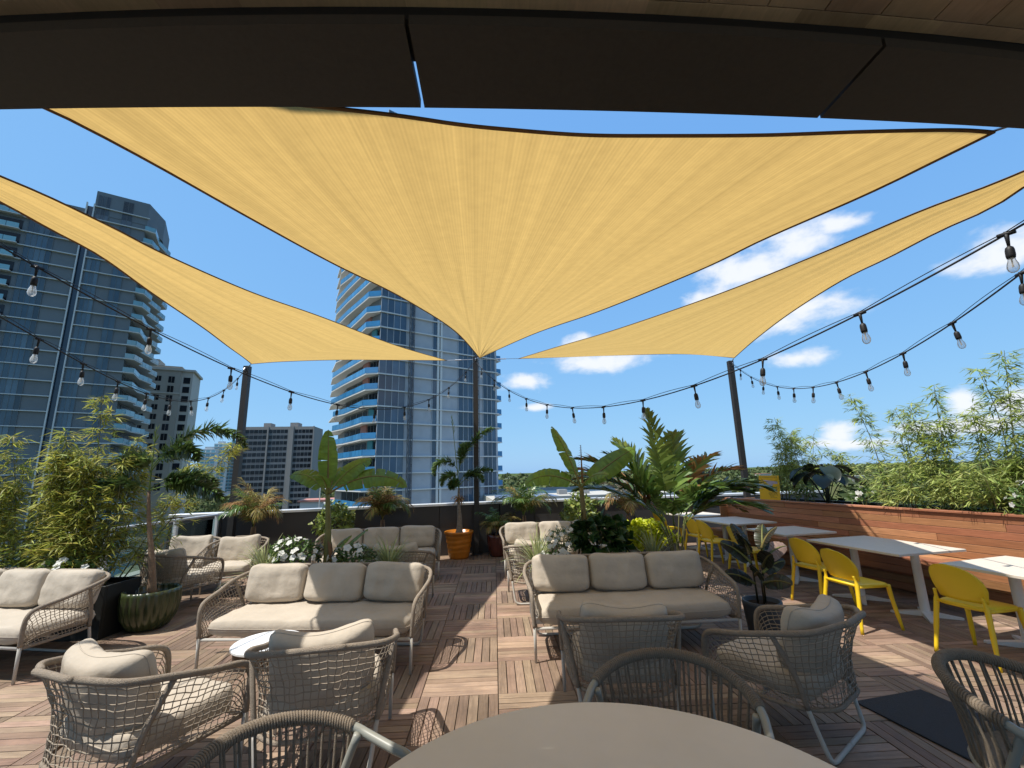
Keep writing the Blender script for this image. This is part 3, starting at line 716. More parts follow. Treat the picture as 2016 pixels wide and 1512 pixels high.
# ------------------------------------------------------------------ lounge furniture: rope-wrapped rail, cord netting, linen cushions
def cushion(W, H, T, seed, bend=0.0, slump=0.0, boxy=False, nx=26, ny=18, crease=1.0):
    """A stuffed cushion in the XZ plane (width W, height H, thickness T along Y); returns (mesh builder, piping points)."""
    mb_ = MB(); idx = {}
    rx = 0.06 if not boxy else 0.03
    def edge_xy(u, v):
        x, z = u * W / 2, v * H / 2
        k = (abs(u) * abs(v)) ** 5                       # rounded corners
        x -= math.copysign(0.034 * k, u); z -= math.copysign(0.034 * k, v)
        if not boxy:
            x *= 1 - 0.02 * (1 - v * v); z *= 1 - 0.03 * (1 - u * u)
        return x, z
    p_ = 14 if boxy else 6; ex = 0.36 if boxy else 0.42
    for side in (1, -1):
        for i in range(nx + 1):
            for j in range(ny + 1):
                u, v = -1 + 2 * i / nx, -1 + 2 * j / ny
                u = math.sin(u * math.pi / 2) * 0.55 + u * 0.45; v = math.sin(v * math.pi / 2) * 0.55 + v * 0.45
                rim = abs(abs(u) - 1) < 1e-6 or abs(abs(v) - 1) < 1e-6
                if rim and side == -1: idx[(side, i, j)] = idx[(1, i, j)]; continue
                x, z = edge_xy(u, v)
                h = max(0.0, (1 - abs(u) ** p_) * (1 - abs(v) ** p_)) ** ex
                e = 1 - h
                wr = 0.014 * crease * (nz(x * 9 + seed, z * 5, seed) + 0.8 * nz(x * 5 + z * 4, z * 15 + seed, 2 * seed) + 0.5 * nz(x * 26, z * 7 + seed, 4 * seed)) * h
                pinch = 0.012 * crease * e * nz(u * 7 + seed, v * 7, 3 * seed) * (0 if rim else 1)
                y = side * (T / 2 * h + wr + pinch) + bend * (x / (W / 2)) ** 2
                z += slump * (1 - (x / (W / 2)) ** 2) + 0.012 * nz(x * 3 + seed, 0, seed * 5)
                idx[(side, i, j)] = len(mb_.v); mb_.v.append((x, y, z))
    for side in (1, -1):
        for i in range(nx):
            for j in range(ny):
                q = [idx[(side, i, j)], idx[(side, i + 1, j)], idx[(side, i + 1, j + 1)], idx[(side, i, j + 1)]]
                mb_.f.append(tuple(q if side == -1 else q[::-1])); mb_.m.append(0)
    ring = [idx[(1, i, 0)] for i in range(nx)] + [idx[(1, nx, j)] for j in range(ny)] + [idx[(1, i, ny)] for i in range(nx, 0, -1)] + [idx[(1, 0, j)] for j in range(ny, 0, -1)]
    return mb_, [mb_.v[k] for k in ring]


def put_cushion(name, parent, W, H, T, seed, loc, rot, **kw):
    b_, ring = cushion(W, H, T, seed, **kw)
    o = b_.build(name, MT['linen'], parent, smooth=True, loc=loc); o.rotation_euler = rot
    t_ = MB(); t_.tube(ring, 0.0032, 5, closed=True); t_.build('piping', MT['piping'], o, smooth=True)
    return o


def lounge(name, hw, label, cat, group, backs, loc, rz, seed=1, bend=0.0):
    """Rail, netting, ring, legs and cushions of an armchair or sofa; hw is half the width, the front looks along -Y."""
    root = empty(name, loc, rz, label, cat, group)
    fy_, byk = -0.37, 0.40
    r_ = 0.30                                                            # plan radius of the back corners
    rail_r = [(hw - 0.015, fy_ - 0.005, 0.30), (hw - 0.005, fy_ - 0.012, 0.46), (hw, fy_ + 0.005, 0.555), (hw + 0.005, fy_ + 0.07, 0.60), (hw + 0.02, -0.12, 0.635),
              (hw + 0.03, byk - r_ - 0.02, 0.685), (hw - 0.03, byk - 0.10, 0.73), (hw - r_ * 0.75, byk + 0.0, 0.755), ]
    top_mid = [(x, byk + 0.03, 0.765) for x in ([hw * 0.35, 0, -hw * 0.35] if hw < 0.6 else [hw * 0.55, hw * 0.2, -hw * 0.2, -hw * 0.55])]
    rail = cat_rom(rail_r + top_mid + [(-x, y, z) for x, y, z in rail_r[::-1]], 6)
    b_ = MB(); b_.tube(rail, 0.0185, 10); b_.build('rail', MT['rope'], root, smooth=True)
    # lower ring, narrower than the rail
    ih = hw - 0.055
    ring_r = [(ih + 0.03, fy_ + 0.0, 0.285), (ih + 0.02, -0.10, 0.28), (ih - 0.005, 0.16, 0.278), (ih - 0.12, 0.295, 0.276)]
    ring_m = [(x, 0.325, 0.276) for x in ([ih * 0.4, 0, -ih * 0.4] if hw < 0.6 else [ih * 0.55, 0, -ih * 0.55])]
    ring = cat_rom(ring_r + ring_m + [(-x, y, z) for x, y, z in ring_r[::-1]], 6)
    b_ = MB(); b_.tube(ring, 0.0145, 8); b_.build('lower_ring', MT['rope'], root, smooth=True)
    b_ = MB(); b_.tube([(ih + 0.03, fy_, 0.285), (-ih - 0.03, fy_, 0.285)], 0.0135, 8)
    b_.tube([(ih, -0.05, 0.279), (-ih, -0.05, 0.279)], 0.012, 6); b_.build('seat_bar', MT['tube'], root, smooth=True)
    for sx in (1, -1):
        b_ = MB(); b_.tube([(sx * (hw - 0.015), fy_ - 0.004, 0.32), (sx * (hw - 0.02), fy_, 0.006)], [0.0145, 0.0125], 8)
        b_.build('front_leg', MT['tube'], root, smooth=True)
        b_ = MB(); b_.tube(cat_rom([(sx * (hw + 0.02), 0.10, 0.675), (sx * (hw - 0.03), 0.18, 0.47), (sx * (ih - 0.01), 0.215, 0.285)], 4), 0.0165, 8)
        b_.build('side_strut', MT['rope'], root, smooth=True)
        b_ = MB()
        b_.tube(cat_rom([(sx * (ih - 0.01), 0.215, 0.285), (sx * (ih - 0.035), 0.265, 0.10), (sx * (ih - 0.055), 0.285, 0.035), (sx * (ih - 0.10), 0.29, 0.016), (sx * (ih - 0.17), 0.29, 0.014), (0, 0.29, 0.014)], 5), 0.0135, 8)
        b_.build('sled_leg', MT['tube'], root, smooth=True)
    # netting
    nV = int(54 * (1 if hw < 0.6 else 1.9)); nH = 12
    topc = resample(rail[3:-3], nV); botc = resample(ring, nV)
    grid = []
    cen = Vector((0, -0.02, 0))
    for i in range(nV):
        a, c = topc[i], botc[i]; colm = []
        for j in range(nH + 1):
            t = j / nH
            p = a.lerp(c, t)
            side = Vector((p.x, p.y, 0)) - Vector((max(-hw + .35, min(hw - .35, p.x)), -0.02, 0))
            if side.length > 1e-4: side.normalize()
            back = max(0, min(1, (p.y + 0.1) / 0.35))
            p -= side * (0.038 * math.sin(math.pi * min(1, t * 1.05)) * (0.35 + 0.65 * back))
            p += Vector((nz(i * .7, j * .9, seed), nz(i * .7, j * .9, seed + 9), nz(i * .7, j * .9, seed + 5))) * (0.011 if 0 < j < nH else 0)
            colm.append(p)
        grid.append(colm)
    b_ = MB()
    for i in range(1, nV - 1): b_.tube(grid[i], 0.0031, 4, caps=False)
    for j in range(1, nH): b_.tube([grid[i][j] for i in range(nV)], 0.0034, 4, caps=False)
    b_.build('netting', MT['net'], root, smooth=True)
    # cushions
    put_cushion('seat_cushion', root, 2 * hw - (0.09 if hw > .6 else 0.15), 0.70 if hw > .6 else 0.64, 0.155, seed, (0, -0.045 if hw > .6 else -0.07, 0.375), (R(90), 0, 0), boxy=True, nx=34 if hw > .6 else 24, ny=20, crease=0.8)
    n = backs; w = (2 * hw - 0.12) / n
    for k in range(n):
        x = -hw + 0.06 + w * (k + 0.5)
        ln = R(-14 + random.uniform(-2.5, 2.5))
        put_cushion('back_cushion', root, w * (1.0 if n > 1 else 0.90), 0.385 if n > 1 else 0.43, 0.185, seed + k * 3.3, (x, 0.215 + random.uniform(-.01, .01), 0.64 if n > 1 else 0.625), (ln, R(random.uniform(-2, 2)), R(random.uniform(-2, 2))),
                    bend=bend, slump=-0.012 if n > 1 else -0.04, crease=1.0)
    return root


def facing(fx, fy2): return math.atan2(fx, -fy2)

G_CH, G_SO = 'netted armchairs with beige cushions', 'netted three seat sofas with beige cushions'
SOFAS = [((-1.70, 4.73, 0), R(-5.6), 'three seat sofa in the middle, half in sun, facing the round side table'),
         ((1.33, 4.78, 0), R(1.0), 'shaded three seat sofa right of the walkway, beside the bronze canna pot'),
         ((-5.10, 4.98, 0), R(-12.5), 'sunlit sofa cut off by the left edge of the picture, in front of the bamboo'),
         ((-1.98, 7.95, 0), R(9.0), 'far sofa standing against the parapet left of the orange pot'),
         ((1.12, 8.10, 0), R(3.0), 'far sofa right of the red pot, mostly hidden by planting')]
s0 = lounge('netted_sofa', 1.0, SOFAS[0][2], 'sofa', G_SO, 3, SOFAS[0][0], SOFAS[0][1], seed=2.2)
for k, (loc, rz, lab) in enumerate(SOFAS[1:]):
    if k in (0, 1): lounge('netted_sofa', 1.0, lab, 'sofa', G_SO, 3, loc, rz, seed=5.1 + k * 4)
    else: copy_tree(s0, loc, rz, lab)
CHAIRS = [((-2.07, 2.92, 0), facing(.40, .91), 'front left armchair, its cushion folded over, turned towards the sofas'),
          ((-1.09, 3.14, 0), facing(-.16, .98), 'armchair seen from behind next to the white marble side table'),
          ((0.89, 3.45, 0), facing(.06, 1.0), 'armchair seen from behind in front of the shaded right sofa'),
          ((2.00, 3.22, 0), facing(-.57, .82), 'armchair with a slumped cushion showing its bent sled leg, beside the yellow chairs'),
          ((-4.98, 7.60, 0), facing(.22, -.97), 'leftmost of the two sunlit far armchairs near the glass railing'),
          ((-4.12, 7.42, 0), facing(.15, -.98), 'sunlit far armchair below the dried palm, nearer the walkway of the two'),
          ((-4.45, 6.62, 0), facing(.28, .96), 'shaded armchair seen from behind next to the green fluted pot'),
          ((-1.32, 6.38, 0), facing(.10, .99), 'armchair backed up to the middle planter, facing the far sofa'),
          ((0.56, 6.46, 0), facing(.02, 1.0), 'armchair seen from behind at the left end of the white flower planter')]
protos = [lounge('netted_armchair', 0.40, CHAIRS[k][2], 'armchair', G_CH, 1, CHAIRS[k][0], CHAIRS[k][1], seed=1.7 + 5.3 * k, bend=-0.085 if k != 2 else -0.03) for k in range(4)]
for k, (loc, rz, lab) in enumerate(CHAIRS[4:]): copy_tree(protos[(k + 1) % 3], loc, rz, lab)

# side table
st = empty('side_table', (-1.74, 3.70, 0), label='round side table with a white marble top beside the armchair', cat='side table')
b_ = MB(); b_.lathe([(0.0, 0.475), (0.24, 0.475), (0.247, 0.482), (0.247, 0.494), (0.24, 0.5), (0.0, 0.5)], 40); b_.build('table_top', MT['marble'], st, smooth=False)
b_ = MB(); b_.lathe([(0.222, 0.40), (0.226, 0.40), (0.226, 0.474), (0.222, 0.474)], 36); b_.build('apron', MT['brown'], st)
for k in range(3):
    a = 2 * math.pi * k / 3 + .5; b_ = MB(); b_.tube([(0.2 * math.cos(a), 0.2 * math.sin(a), 0.44), (0.21 * math.cos(a), 0.21 * math.sin(a), 0)], 0.011, 7); b_.build('leg', MT['tube'], st)


# ------------------------------------------------------------------ rope dining chairs and the round table
rt = empty('round_table', (0.33, 1.22, 0), label='large round taupe dining table at the bottom edge', cat='table')
b_ = MB(); b_.lathe([(0.0, 0.715), (0.84, 0.715), (0.862, 0.722), (0.87, 0.73), (0.868, 0.737), (0.86, 0.74), (0.0, 0.74)], 96); b_.build('table_top', MT['taupe'], rt, smooth=False)
b_ = MB(); b_.lathe([(0.045, 0.03), (0.045, 0.71)], 20); b_.build('pedestal', MT['tube_grey'], rt, smooth=True)
b_ = MB(); b_.lathe([(0.30, 0.0), (0.30, 0.012), (0.06, 0.035), (0.0, 0.035)], 36); b_.build('base', MT['tube_grey'], rt)


def rope_chair(loc, rz, label, rad=0.36):
    root = empty('rope_dining_chair', loc, rz, label, 'dining chair', 'rope backed dining chairs round the table')
    z_of = lambda a: 0.665 + 0.115 * max(0, math.cos(a)) ** 0.9
    def ring(a, r_=rad, dz=0): return Vector((r_ * math.sin(a) * 1.02, r_ * math.cos(a), z_of(a) + dz))     # a = 0 at the middle of the back
    angs = [R(x) for x in range(-88, 89, 4)]
    arc = [ring(a) for a in angs]
    fr = [Vector((rad * 1.02, -0.08, 0.655)), Vector((rad * 1.0, -0.17, 0.645)), Vector((rad * 0.99, -0.225, 0.60)), Vector((rad * 0.98, -0.245, 0.50)), Vector((rad * 0.97, -0.25, 0.01))]
    path = cat_rom([(-p.x, p.y, p.z) for p in fr[::-1]] + [tuple(p) for p in arc[1:-1:2]] + [tuple(p) for p in fr], 4)
    b_ = MB(); b_.tube(path, 0.0175, 12); b_.build('frame', MT['tube_grey'], root, smooth=True)
    for sx in (1, -1):
        b_ = MB(); b_.tube(cat_rom([(sx * rad * 0.93, 0.06, 0.69), (sx * rad * 0.88, 0.15, 0.44), (sx * rad * 0.86, 0.24, 0.0)], 5), [0.0165] * 5 + [0.014] * 6, 10)
        b_.build('rear_leg', MT['tube_grey'], root, smooth=True)
    seat = [Vector((x, y, 0.43)) for x, y in ((rad * .95, -.25), (rad * .95, 0.05), (rad * .75, 0.20), (0, rad * .86), (-rad * .75, 0.20), (-rad * .95, 0.05), (-rad * .95, -.25))]
    loop = cat_rom(seat, 5); b_ = MB(); b_.tube(loop + [loop[0]], 0.014, 8); b_.build('seat_frame', MT['tube_grey'], root, smooth=True)
    b_ = MB(); b_.prism([(p.x * 0.97, p.y * 0.97) for p in loop], 0.432, 0.465); b_.build('seat', MT['rope_dark'], root)
    # rope bound round the back rail, turn by turn
    wrapA = [R(-74 + 148 * k / 1500) for k in range(1501)]
    b_ = MB(); turns = 86; pts = []
    for k, a in enumerate(wrapA):
        c = ring(a); t = Vector((math.cos(a), -math.sin(a), 0)); n_ = Vector((math.sin(a), math.cos(a), 0)); ph = 2 * math.pi * turns * k / 1500
        pts.append(c + (n_ * math.cos(ph) + Vector((0, 0, 1)) * math.sin(ph)) * 0.0215)
    b_.tube(pts, 0.0052, 5); b_.tube([ring(R(-74 + 148 * k / 40)) for k in range(41)], 0.0222, 10)
    b_.build('rope_binding', MT['rope_dark'], root, smooth=True)
    # upright cords from the rail to the seat frame, in pairs front and back
    n = 34
    for k in range(n):
        a = R(-72 + 144 * k / (n - 1)); p0 = ring(a, rad - (0.012 if k % 2 else -0.012), -0.012)
        u = (-72 + 144 * k / (n - 1)) / 72
        p1 = Vector((0.93 * rad * math.sin(a) * 0.98, 0.84 * rad * math.cos(a) + 0.0, 0.435))
        mid = p0.lerp(p1, 0.5) + Vector((math.sin(a), math.cos(a), 0)) * -0.012
        b_ = MB(); b_.tube([p0, mid, p1], 0.0055, 6, caps=False); b_.build('cord', MT['rope_dark'], root, smooth=True)
    return root


tc = Vector((0.33, 1.22, 0))
def chair_at(cx_, cy_, lab, f=None):
    d = Vector((tc.x - cx_, tc.y - cy_, 0)) if f is None else Vector((*f, 0))
    rope_chair((cx_, cy_, 0), facing(d.x, d.y), lab)
chair_at(0.75, 2.10, 'rope backed dining chair facing away behind the round table')
chair_at(-0.66, 1.70, 'rope backed dining chair left of the round table, cut off by the lower edge')
chair_at(2.34, 1.94, 'rope backed dining chair in the lower right corner, by the black mat', (.50, -.86))

b_ = MB(); b_.bbox((-0.32, -0.5, 0.004), (0.32, 0.5, 0.012), 0.003)
o = b_.build('floor_mat', MT['mat_black'], loc=(3.02, 3.05, 0)); o.rotation_euler = (0, 0, R(11)); tag(o, 'black rubber mat lying on the deck in the lower right', 'mat')
b_ = None

# ------------------------------------------------------------------ built-in timber bench with a planter behind it
BA = Vector((4.93, 9.38, 0)); BTH = math.atan2(-.965, .262)
bench = empty('timber_bench', BA, BTH, 'long reddish timber bench with a boarded back along the right side', 'bench')
SEATL, BACKL = 4.72, 9.2
def board(lo, hi, loc=(0, 0, 0)):
    c = [(a + b) / 2 for a, b in zip(lo, hi)]; b_ = MB()
    b_.bbox([a - q for a, q in zip(lo, c)], [b - q for b, q in zip(hi, c)], 0.0035)
    return b_.build('board', MT['ipe'], bench, loc=c)
rng = random.Random(4)
def course(y0, y1, z0, z1, L, x0=0.0):
    x = x0
    while x < L - 0.05:
        w = rng.uniform(1.3, 2.6); x1 = min(L, x + w)
        if L - x1 < 0.5: x1 = L
        board((x + 0.0015, y0, z0), (x1 - 0.0015, y1, z1)); x = x1
z = 0.505
for k in range(6):
    h = 0.093; course(0.0, 0.022, z + 0.003, z + h - 0.003, BACKL); z += h
course(-0.028, 0.095, z + 0.001, z + 0.026, BACKL)
LEDGE = z + 0.026
y = -0.5
for k in range(4):
    course(y + 0.003, y + 0.122, 0.476, 0.50, SEATL); y += 0.125
for k in range(2): course(-0.5, -0.478, 0.30 + 0.086 * k, 0.383 + 0.086 * k, SEATL)
board((SEATL + 0.001, -0.5, 0.30), (SEATL + 0.022, -0.006, 0.50))
for k in range(3): course(-0.17, -0.148, 0.005 + 0.098 * k, 0.099 + 0.098 * k, BACKL)
board((-0.022, -0.17, 0.005), (-0.002, 0.8, 1.055))
mb = MB(); mb.box((0.02, -0.14, 0.0), (BACKL, -0.006, 0.47)); mb.box((0.02, 0.03, 0), (BACKL, 0.05, 1.03)); mb.build('carcass', MT['under'], bench)
pb = empty('bench_planter', BA, BTH, 'long raised planting bed behind the bench back', 'planter')
mb = MB(); mb.box((0.02, 0.10, 0), (BACKL, 0.85, 1.0)); mb.box((0.02, 0.85, 0), (BACKL, 0.9, 1.07)); mb.build('trough', MT['black_box'], pb)
mb = MB(); n = 60
for i in range(n + 1):
    for q in (0.1, 0.35, 0.6, 0.85): mb.v.append((0.02 + (BACKL - 0.02) * i / n, q, 1.02 + 0.02 * nz(i * .8, q * 5)))
for i in range(n):
    for j in range(3): a = i * 4 + j; mb.f.append((a, a + 4, a + 5, a + 1)); mb.m.append(0)
mb.build('soil', MT['soil'], pb)
def bw(s, y_, z_=0.0): return BA + Matrix.Rotation(BTH, 3, 'Z') @ Vector((s, y_, z_))


# cafe tables
def cafe_table(cx_, cy_, lx, ly, rz, label, feet):
    t = empty('cafe_table', (cx_, cy_, 0), rz, label, 'table', 'pale cafe tables along the bench')
    b_ = MB(); b_.bbox((-lx / 2, -ly / 2, 0.705), (lx / 2, ly / 2, 0.73), 0.003); b_.build('table_top', MT['stone'], t)
    for fx, fy3 in feet:
        b_ = MB(); b_.lathe([(0.052, 0.03), (0.047, 0.05), (0.042, 0.66), (0.06, 0.70), (0.0, 0.704)], 18, (fx, fy3)); b_.build('pedestal', MT['white'], t, smooth=True)
        b_ = MB()
        for k in range(4):
            a = R(45 + 90 * k); d = Vector((math.cos(a), math.sin(a), 0)); sd = Vector((-d.y, d.x, 0)); p = Vector((fx, fy3, 0))
            q = [p + d * 0.03 + sd * 0.04, p + d * 0.03 - sd * 0.04, p + d * 0.30 - sd * 0.022, p + d * 0.315, p + d * 0.30 + sd * 0.022]
            zz = [0.055, 0.055, 0.022, 0.02, 0.022]
            b_.add([v + Vector((0, 0, 0.002)) for v in q] + [v + Vector((0, 0, z_)) for v, z_ in zip(q, zz)],
                   [(4, 3, 2, 1, 0), (5, 6, 7, 8, 9)] + [(i, (i + 1) % 5, 5 + (i + 1) % 5, 5 + i) for i in range(5)])
        b_.build('foot', MT['white'], t)
    return t
TR = R(14)
cafe_table(4.40, 9.72, .90, .86, R(12), 'farthest cafe table, in full sun in the corner by the parapet', [(0, 0)])
cafe_table(4.52, 8.42, .96, 1.08, R(10), 'second farthest cafe table, half sunlit, behind the palm stems', [(0, .27), (0, -.27)])
cafe_table(4.60, 6.93, .92, .78, R(9), 'small square cafe table in the middle of the row, in full shade', [(0, 0)])
cafe_table(4.80, 5.53, .98, 1.18, R(10), 'largest cafe table, long and shaded, with two pedestals', [(0, .36), (0.03, -.36)])
cafe_table(5.02, 3.95, 1.0, 1.18, R(13), 'nearest cafe table, cut off by the right edge, with a sunlit corner', [(0, .3), (0, -.3)])


# yellow stacking chairs
def yellow_chair(loc, rz, label):
    root = empty('yellow_chair', loc, rz, label, 'chair', 'yellow plastic chairs along the cafe tables')
    # seat: rounded square, dished
    b_ = MB(); n = 32; rings = []
    for rr, zz in ((1.0, 0.432), (1.0, 0.452), (0.96, 0.46), (0.6, 0.452), (0.0, 0.448)):
        row = []
        for k in range(n):
            a = 2 * math.pi * k / n; c, s_ = math.cos(a), math.sin(a); e = 0.42
            x = 0.215 * math.copysign(abs(c) ** e, c) * rr; y_ = 0.215 * math.copysign(abs(s_) ** e, s_) * rr
            x *= 1 - 0.10 * (y_ / 0.215 + 1) / 2
            row.append((x, y_, zz - (0.018 * max(0, -y_ / 0.215 - 0.6) if zz > 0.44 else 0.018 * max(0, -y_ / 0.215 - 0.6))))
        rings.append(row)
    vs_ = [p for r_ in rings for p in r_]; fs = []
    for i in range(4):
        for k in range(n): h = (k + 1) % n; fs.append((i * n + k, i * n + h, (i + 1) * n + h, (i + 1) * n + k))
    fs.append(tuple(range(n - 1, -1, -1))); b_.add(vs_, fs); b_.build('seat', MT['yellow'], root, smooth=True)
    # back: leaning oval shell, bowed
    b_ = MB(); nu, nv = 18, 14
    def sh(u, v, off):
        wv = 0.205 * (1 - max(0, (v - 0.35) / 0.65) ** 2.6) ** 0.5 if v < 1 else 0.0
        wv *= 0.86 + 0.14 * min(1, v / 0.35)
        return (u * wv, 0.19 + 0.115 * v - 0.055 * (u * wv / 0.2) ** 2 + off, 0.49 + 0.315 * v - 0.03 * (1 - v) * (1 - u * u) * 0)
    for off in (0.006, -0.006):
        for i in range(nu + 1):
            for j in range(nv + 1): b_.v.append(sh(-1 + 2 * i / nu, min(0.999, j / nv), off))
    st_ = (nu + 1) * (nv + 1)
    for i in range(nu):
        for j in range(nv):
            a = i * (nv + 1) + j; q = (a, a + nv + 1, a + nv + 2, a + 1)
            b_.f.append(q[::-1]); b_.m.append(0); b_.f.append(tuple(x + st_ for x in q)); b_.m.append(0)
    rim = [i * (nv + 1) for i in range(nu + 1)] + [nu * (nv + 1) + j for j in range(1, nv + 1)] + [i * (nv + 1) + nv for i in range(nu - 1, -1, -1)] + [j for j in range(nv - 1, 0, -1)]
    for a, c in zip(rim, rim[1:] + rim[:1]): b_.f.append((a, c, c + st_, a + st_)); b_.m.append(0)
    b_.build('backrest', MT['yellow'], root, smooth=True)
    for sx in (1, -1):
        b_ = MB(); b_.tube(cat_rom([(sx * 0.176, 0.215, 0.55), (sx * 0.185, 0.20, 0.46), (sx * 0.20, 0.225, 0.30), (sx * 0.225, 0.275, 0.0)], 4), [0.013] * 4 + [0.021] * 3 + [0.02] * 3 + [0.016] * 3, 10)
        b_.build('leg', MT['yellow'], root, smooth=True)
        b_ = MB(); b_.tube(cat_rom([(sx * 0.195, -0.18, 0.445), (sx * 0.20, -0.195, 0.30), (sx * 0.225, -0.235, 0.0)], 4), [0.022] * 4 + [0.02] * 3 + [0.015] * 2, 10)
        b_.build('leg', MT['yellow'], root, smooth=True)
        b_ = MB(); b_.tube([(sx * 0.19, 0.2, 0.435), (sx * 0.197, -0.18, 0.43)], 0.012, 8); b_.build('side_rail', MT['yellow'], root, smooth=True)
    b_ = MB(); b_.tube([(-0.185, 0.205, 0.452), (0.185, 0.205, 0.452)], 0.015, 8); b_.build('rear_rail', MT['yellow'], root, smooth=True)
    return root
YC = [((4.37, 4.10), 12, 'nearest yellow chair, at the cut-off table by the right edge'),
      ((3.98, 4.98), 8, 'yellow chair with sunlit back leg at the near end of the largest cafe table'),
      ((4.16, 5.78), 10, 'yellow chair at the far end of the largest cafe table'),
      ((3.98, 7.02), 2, 'yellow chair behind the bronze canna, at the small square table'),
      ((3.93, 7.98), 6, 'yellow chair with its back square to the deck, right of the palm stems'),
      ((3.98, 8.62), 10, 'yellow chair half hidden behind the palm stems at the second farthest table'),
      ((3.80, 9.85), 16, 'farthest yellow chair, against the parapet at the corner table')]
yc0 = yellow_chair((*YC[0][0], 0), facing(math.cos(R(YC[0][1])), math.sin(R(YC[0][1]))), YC[0][2])
for (x, y), a, lab in YC[1:]: copy_tree(yc0, (x, y, 0), facing(math.cos(R(a)), math.sin(R(a))), lab)

# yellow notice leaning on the bench ledge
sp = bw(0.83, 0.06, LEDGE)
sg = empty('notice_board', sp, BTH, 'yellow printed notice leaning on the bench ledge in front of the bamboo', 'sign')
TL = Matrix.Rotation(R(-12), 4, 'X')
b_ = MB(); b_.bbox((0, 0, 0), (0.46, 0.006, 0.46), 0.002); b_.v = [tuple(TL @ Matrix(((1, 0, -0.12, 0), (0, 1, 0, 0), (0, 0, 1, 0), (0, 0, 0, 1))) @ Vector(p)) for p in b_.v]; b_.build('plate', MT['sign'], sg)
SH = TL @ Matrix(((1, 0, -0.12, 0), (0, 1, 0, 0), (0, 0, 1, 0), (0, 0, 0, 1)))
def ink(name, quads, m):
    b_ = MB()
    for q in quads: b_.add([SH @ Vector((x, -0.0015, z)) for x, z in q], [tuple(range(len(q)))])
    b_.build(name, m, sg)
rct = lambda x0, x1, z0, z1: [(x0, z0), (x1, z0), (x1, z1), (x0, z1)]
ink('border_line', [rct(.03, .43, .425, .43), [(.065, .40), (.075, .40), (.165, .23), (.155, .23)], [(.26, .235), (.275, .235), (.29, .21), (.28, .21)]], MT['ink'])
ink('wedge_emblem', [[(.10, .375), (.42, .345), (.42, .30), (.33, .30), (.28, .235), (.225, .29)]], MT['ink_violet'])
L1_ = []; rg = random.Random(3)
for x0, n in ((.215, 6), (.325, 5)):
    for k in range(n):
        L1_ += [rct(x0 + k * .0165, x0 + k * .0165 + .012, .165, .165 + rg.choice((.022, .03)))]
for z_, a, b in ((.135, .215, .405), (.112, .21, .40), (.09, .225, .415), (.068, .235, .33), (.045, .25, .39)):
    x = a
    while x < b:
        w = rg.uniform(.012, .035); L1_.append(rct(x, min(b, x + w), z_, z_ + .008)); x += w + .007
ink('printed_lines', L1_, MT['ink'])

for x, lab in ((-.62, 'pale square paving block left of the middle post'), (.22, 'pale square paving block right of the middle post')):
    b_ = MB(); b_.bbox((-.13, -.06, 0.002), (.13, .06, .045), .006)
    o = b_.build('paving_block', MT['stone'], loc=(x - .05, 9.93 + .05 * x, 0)); tag(o, lab, 'block', 'pale paving blocks at the foot of the middle post')


# ------------------------------------------------------------------ plants
def spine(base, az, elev, L, curl, n=18, side=0.0):
    """Points along an arching rib: leaves at the given azimuth and elevation (degrees) and bends over by curl degrees."""
    p = Vector(base); pts = [p.copy()]; e = elev; a = az
    for i in range(n):
        t = (i + 0.5) / n
        e -= curl / n * (0.4 + 1.2 * t); a += side / n
        p = p + Vector((math.sin(R(a)) * math.cos(R(e)), math.cos(R(a)) * math.cos(R(e)), math.sin(R(e)))) * (L / n); pts.append(p.copy())
    return pts


def strip(b_, p, d, up, L, W, droop, segs=3, mi=0, twist=0.0):
    """A narrow leaflet that sags towards its tip."""
    d = d.normalized(); sd = d.cross(up)
    if sd.length < 1e-4: sd = d.orthogonal()
    sd.normalize()
    if twist: sd = Matrix.Rotation(twist, 3, d) @ sd
    vs_ = []; q = Vector(p)
    prof = [0.45, 1.0, 0.72, 0.0] if segs == 3 else [0.5, 1.0, 0.0]
    for k in range(segs + 1):
        w = W * prof[k] / 2
        if k == segs: vs_.append(q.copy())
        else: vs_ += [q - sd * w, q + sd * w]
        d = (d + Vector((0, 0, -droop / segs * (1 + k * 0.6)))).normalized(); q = q + d * (L / segs)
    fs = [(2 * k, 2 * k + 1, 2 * k + 3, 2 * k + 2) for k in range(segs - 1)] + [(2 * segs - 2, 2 * segs - 1, 2 * segs)]
    b_.add(vs_, fs, mi)


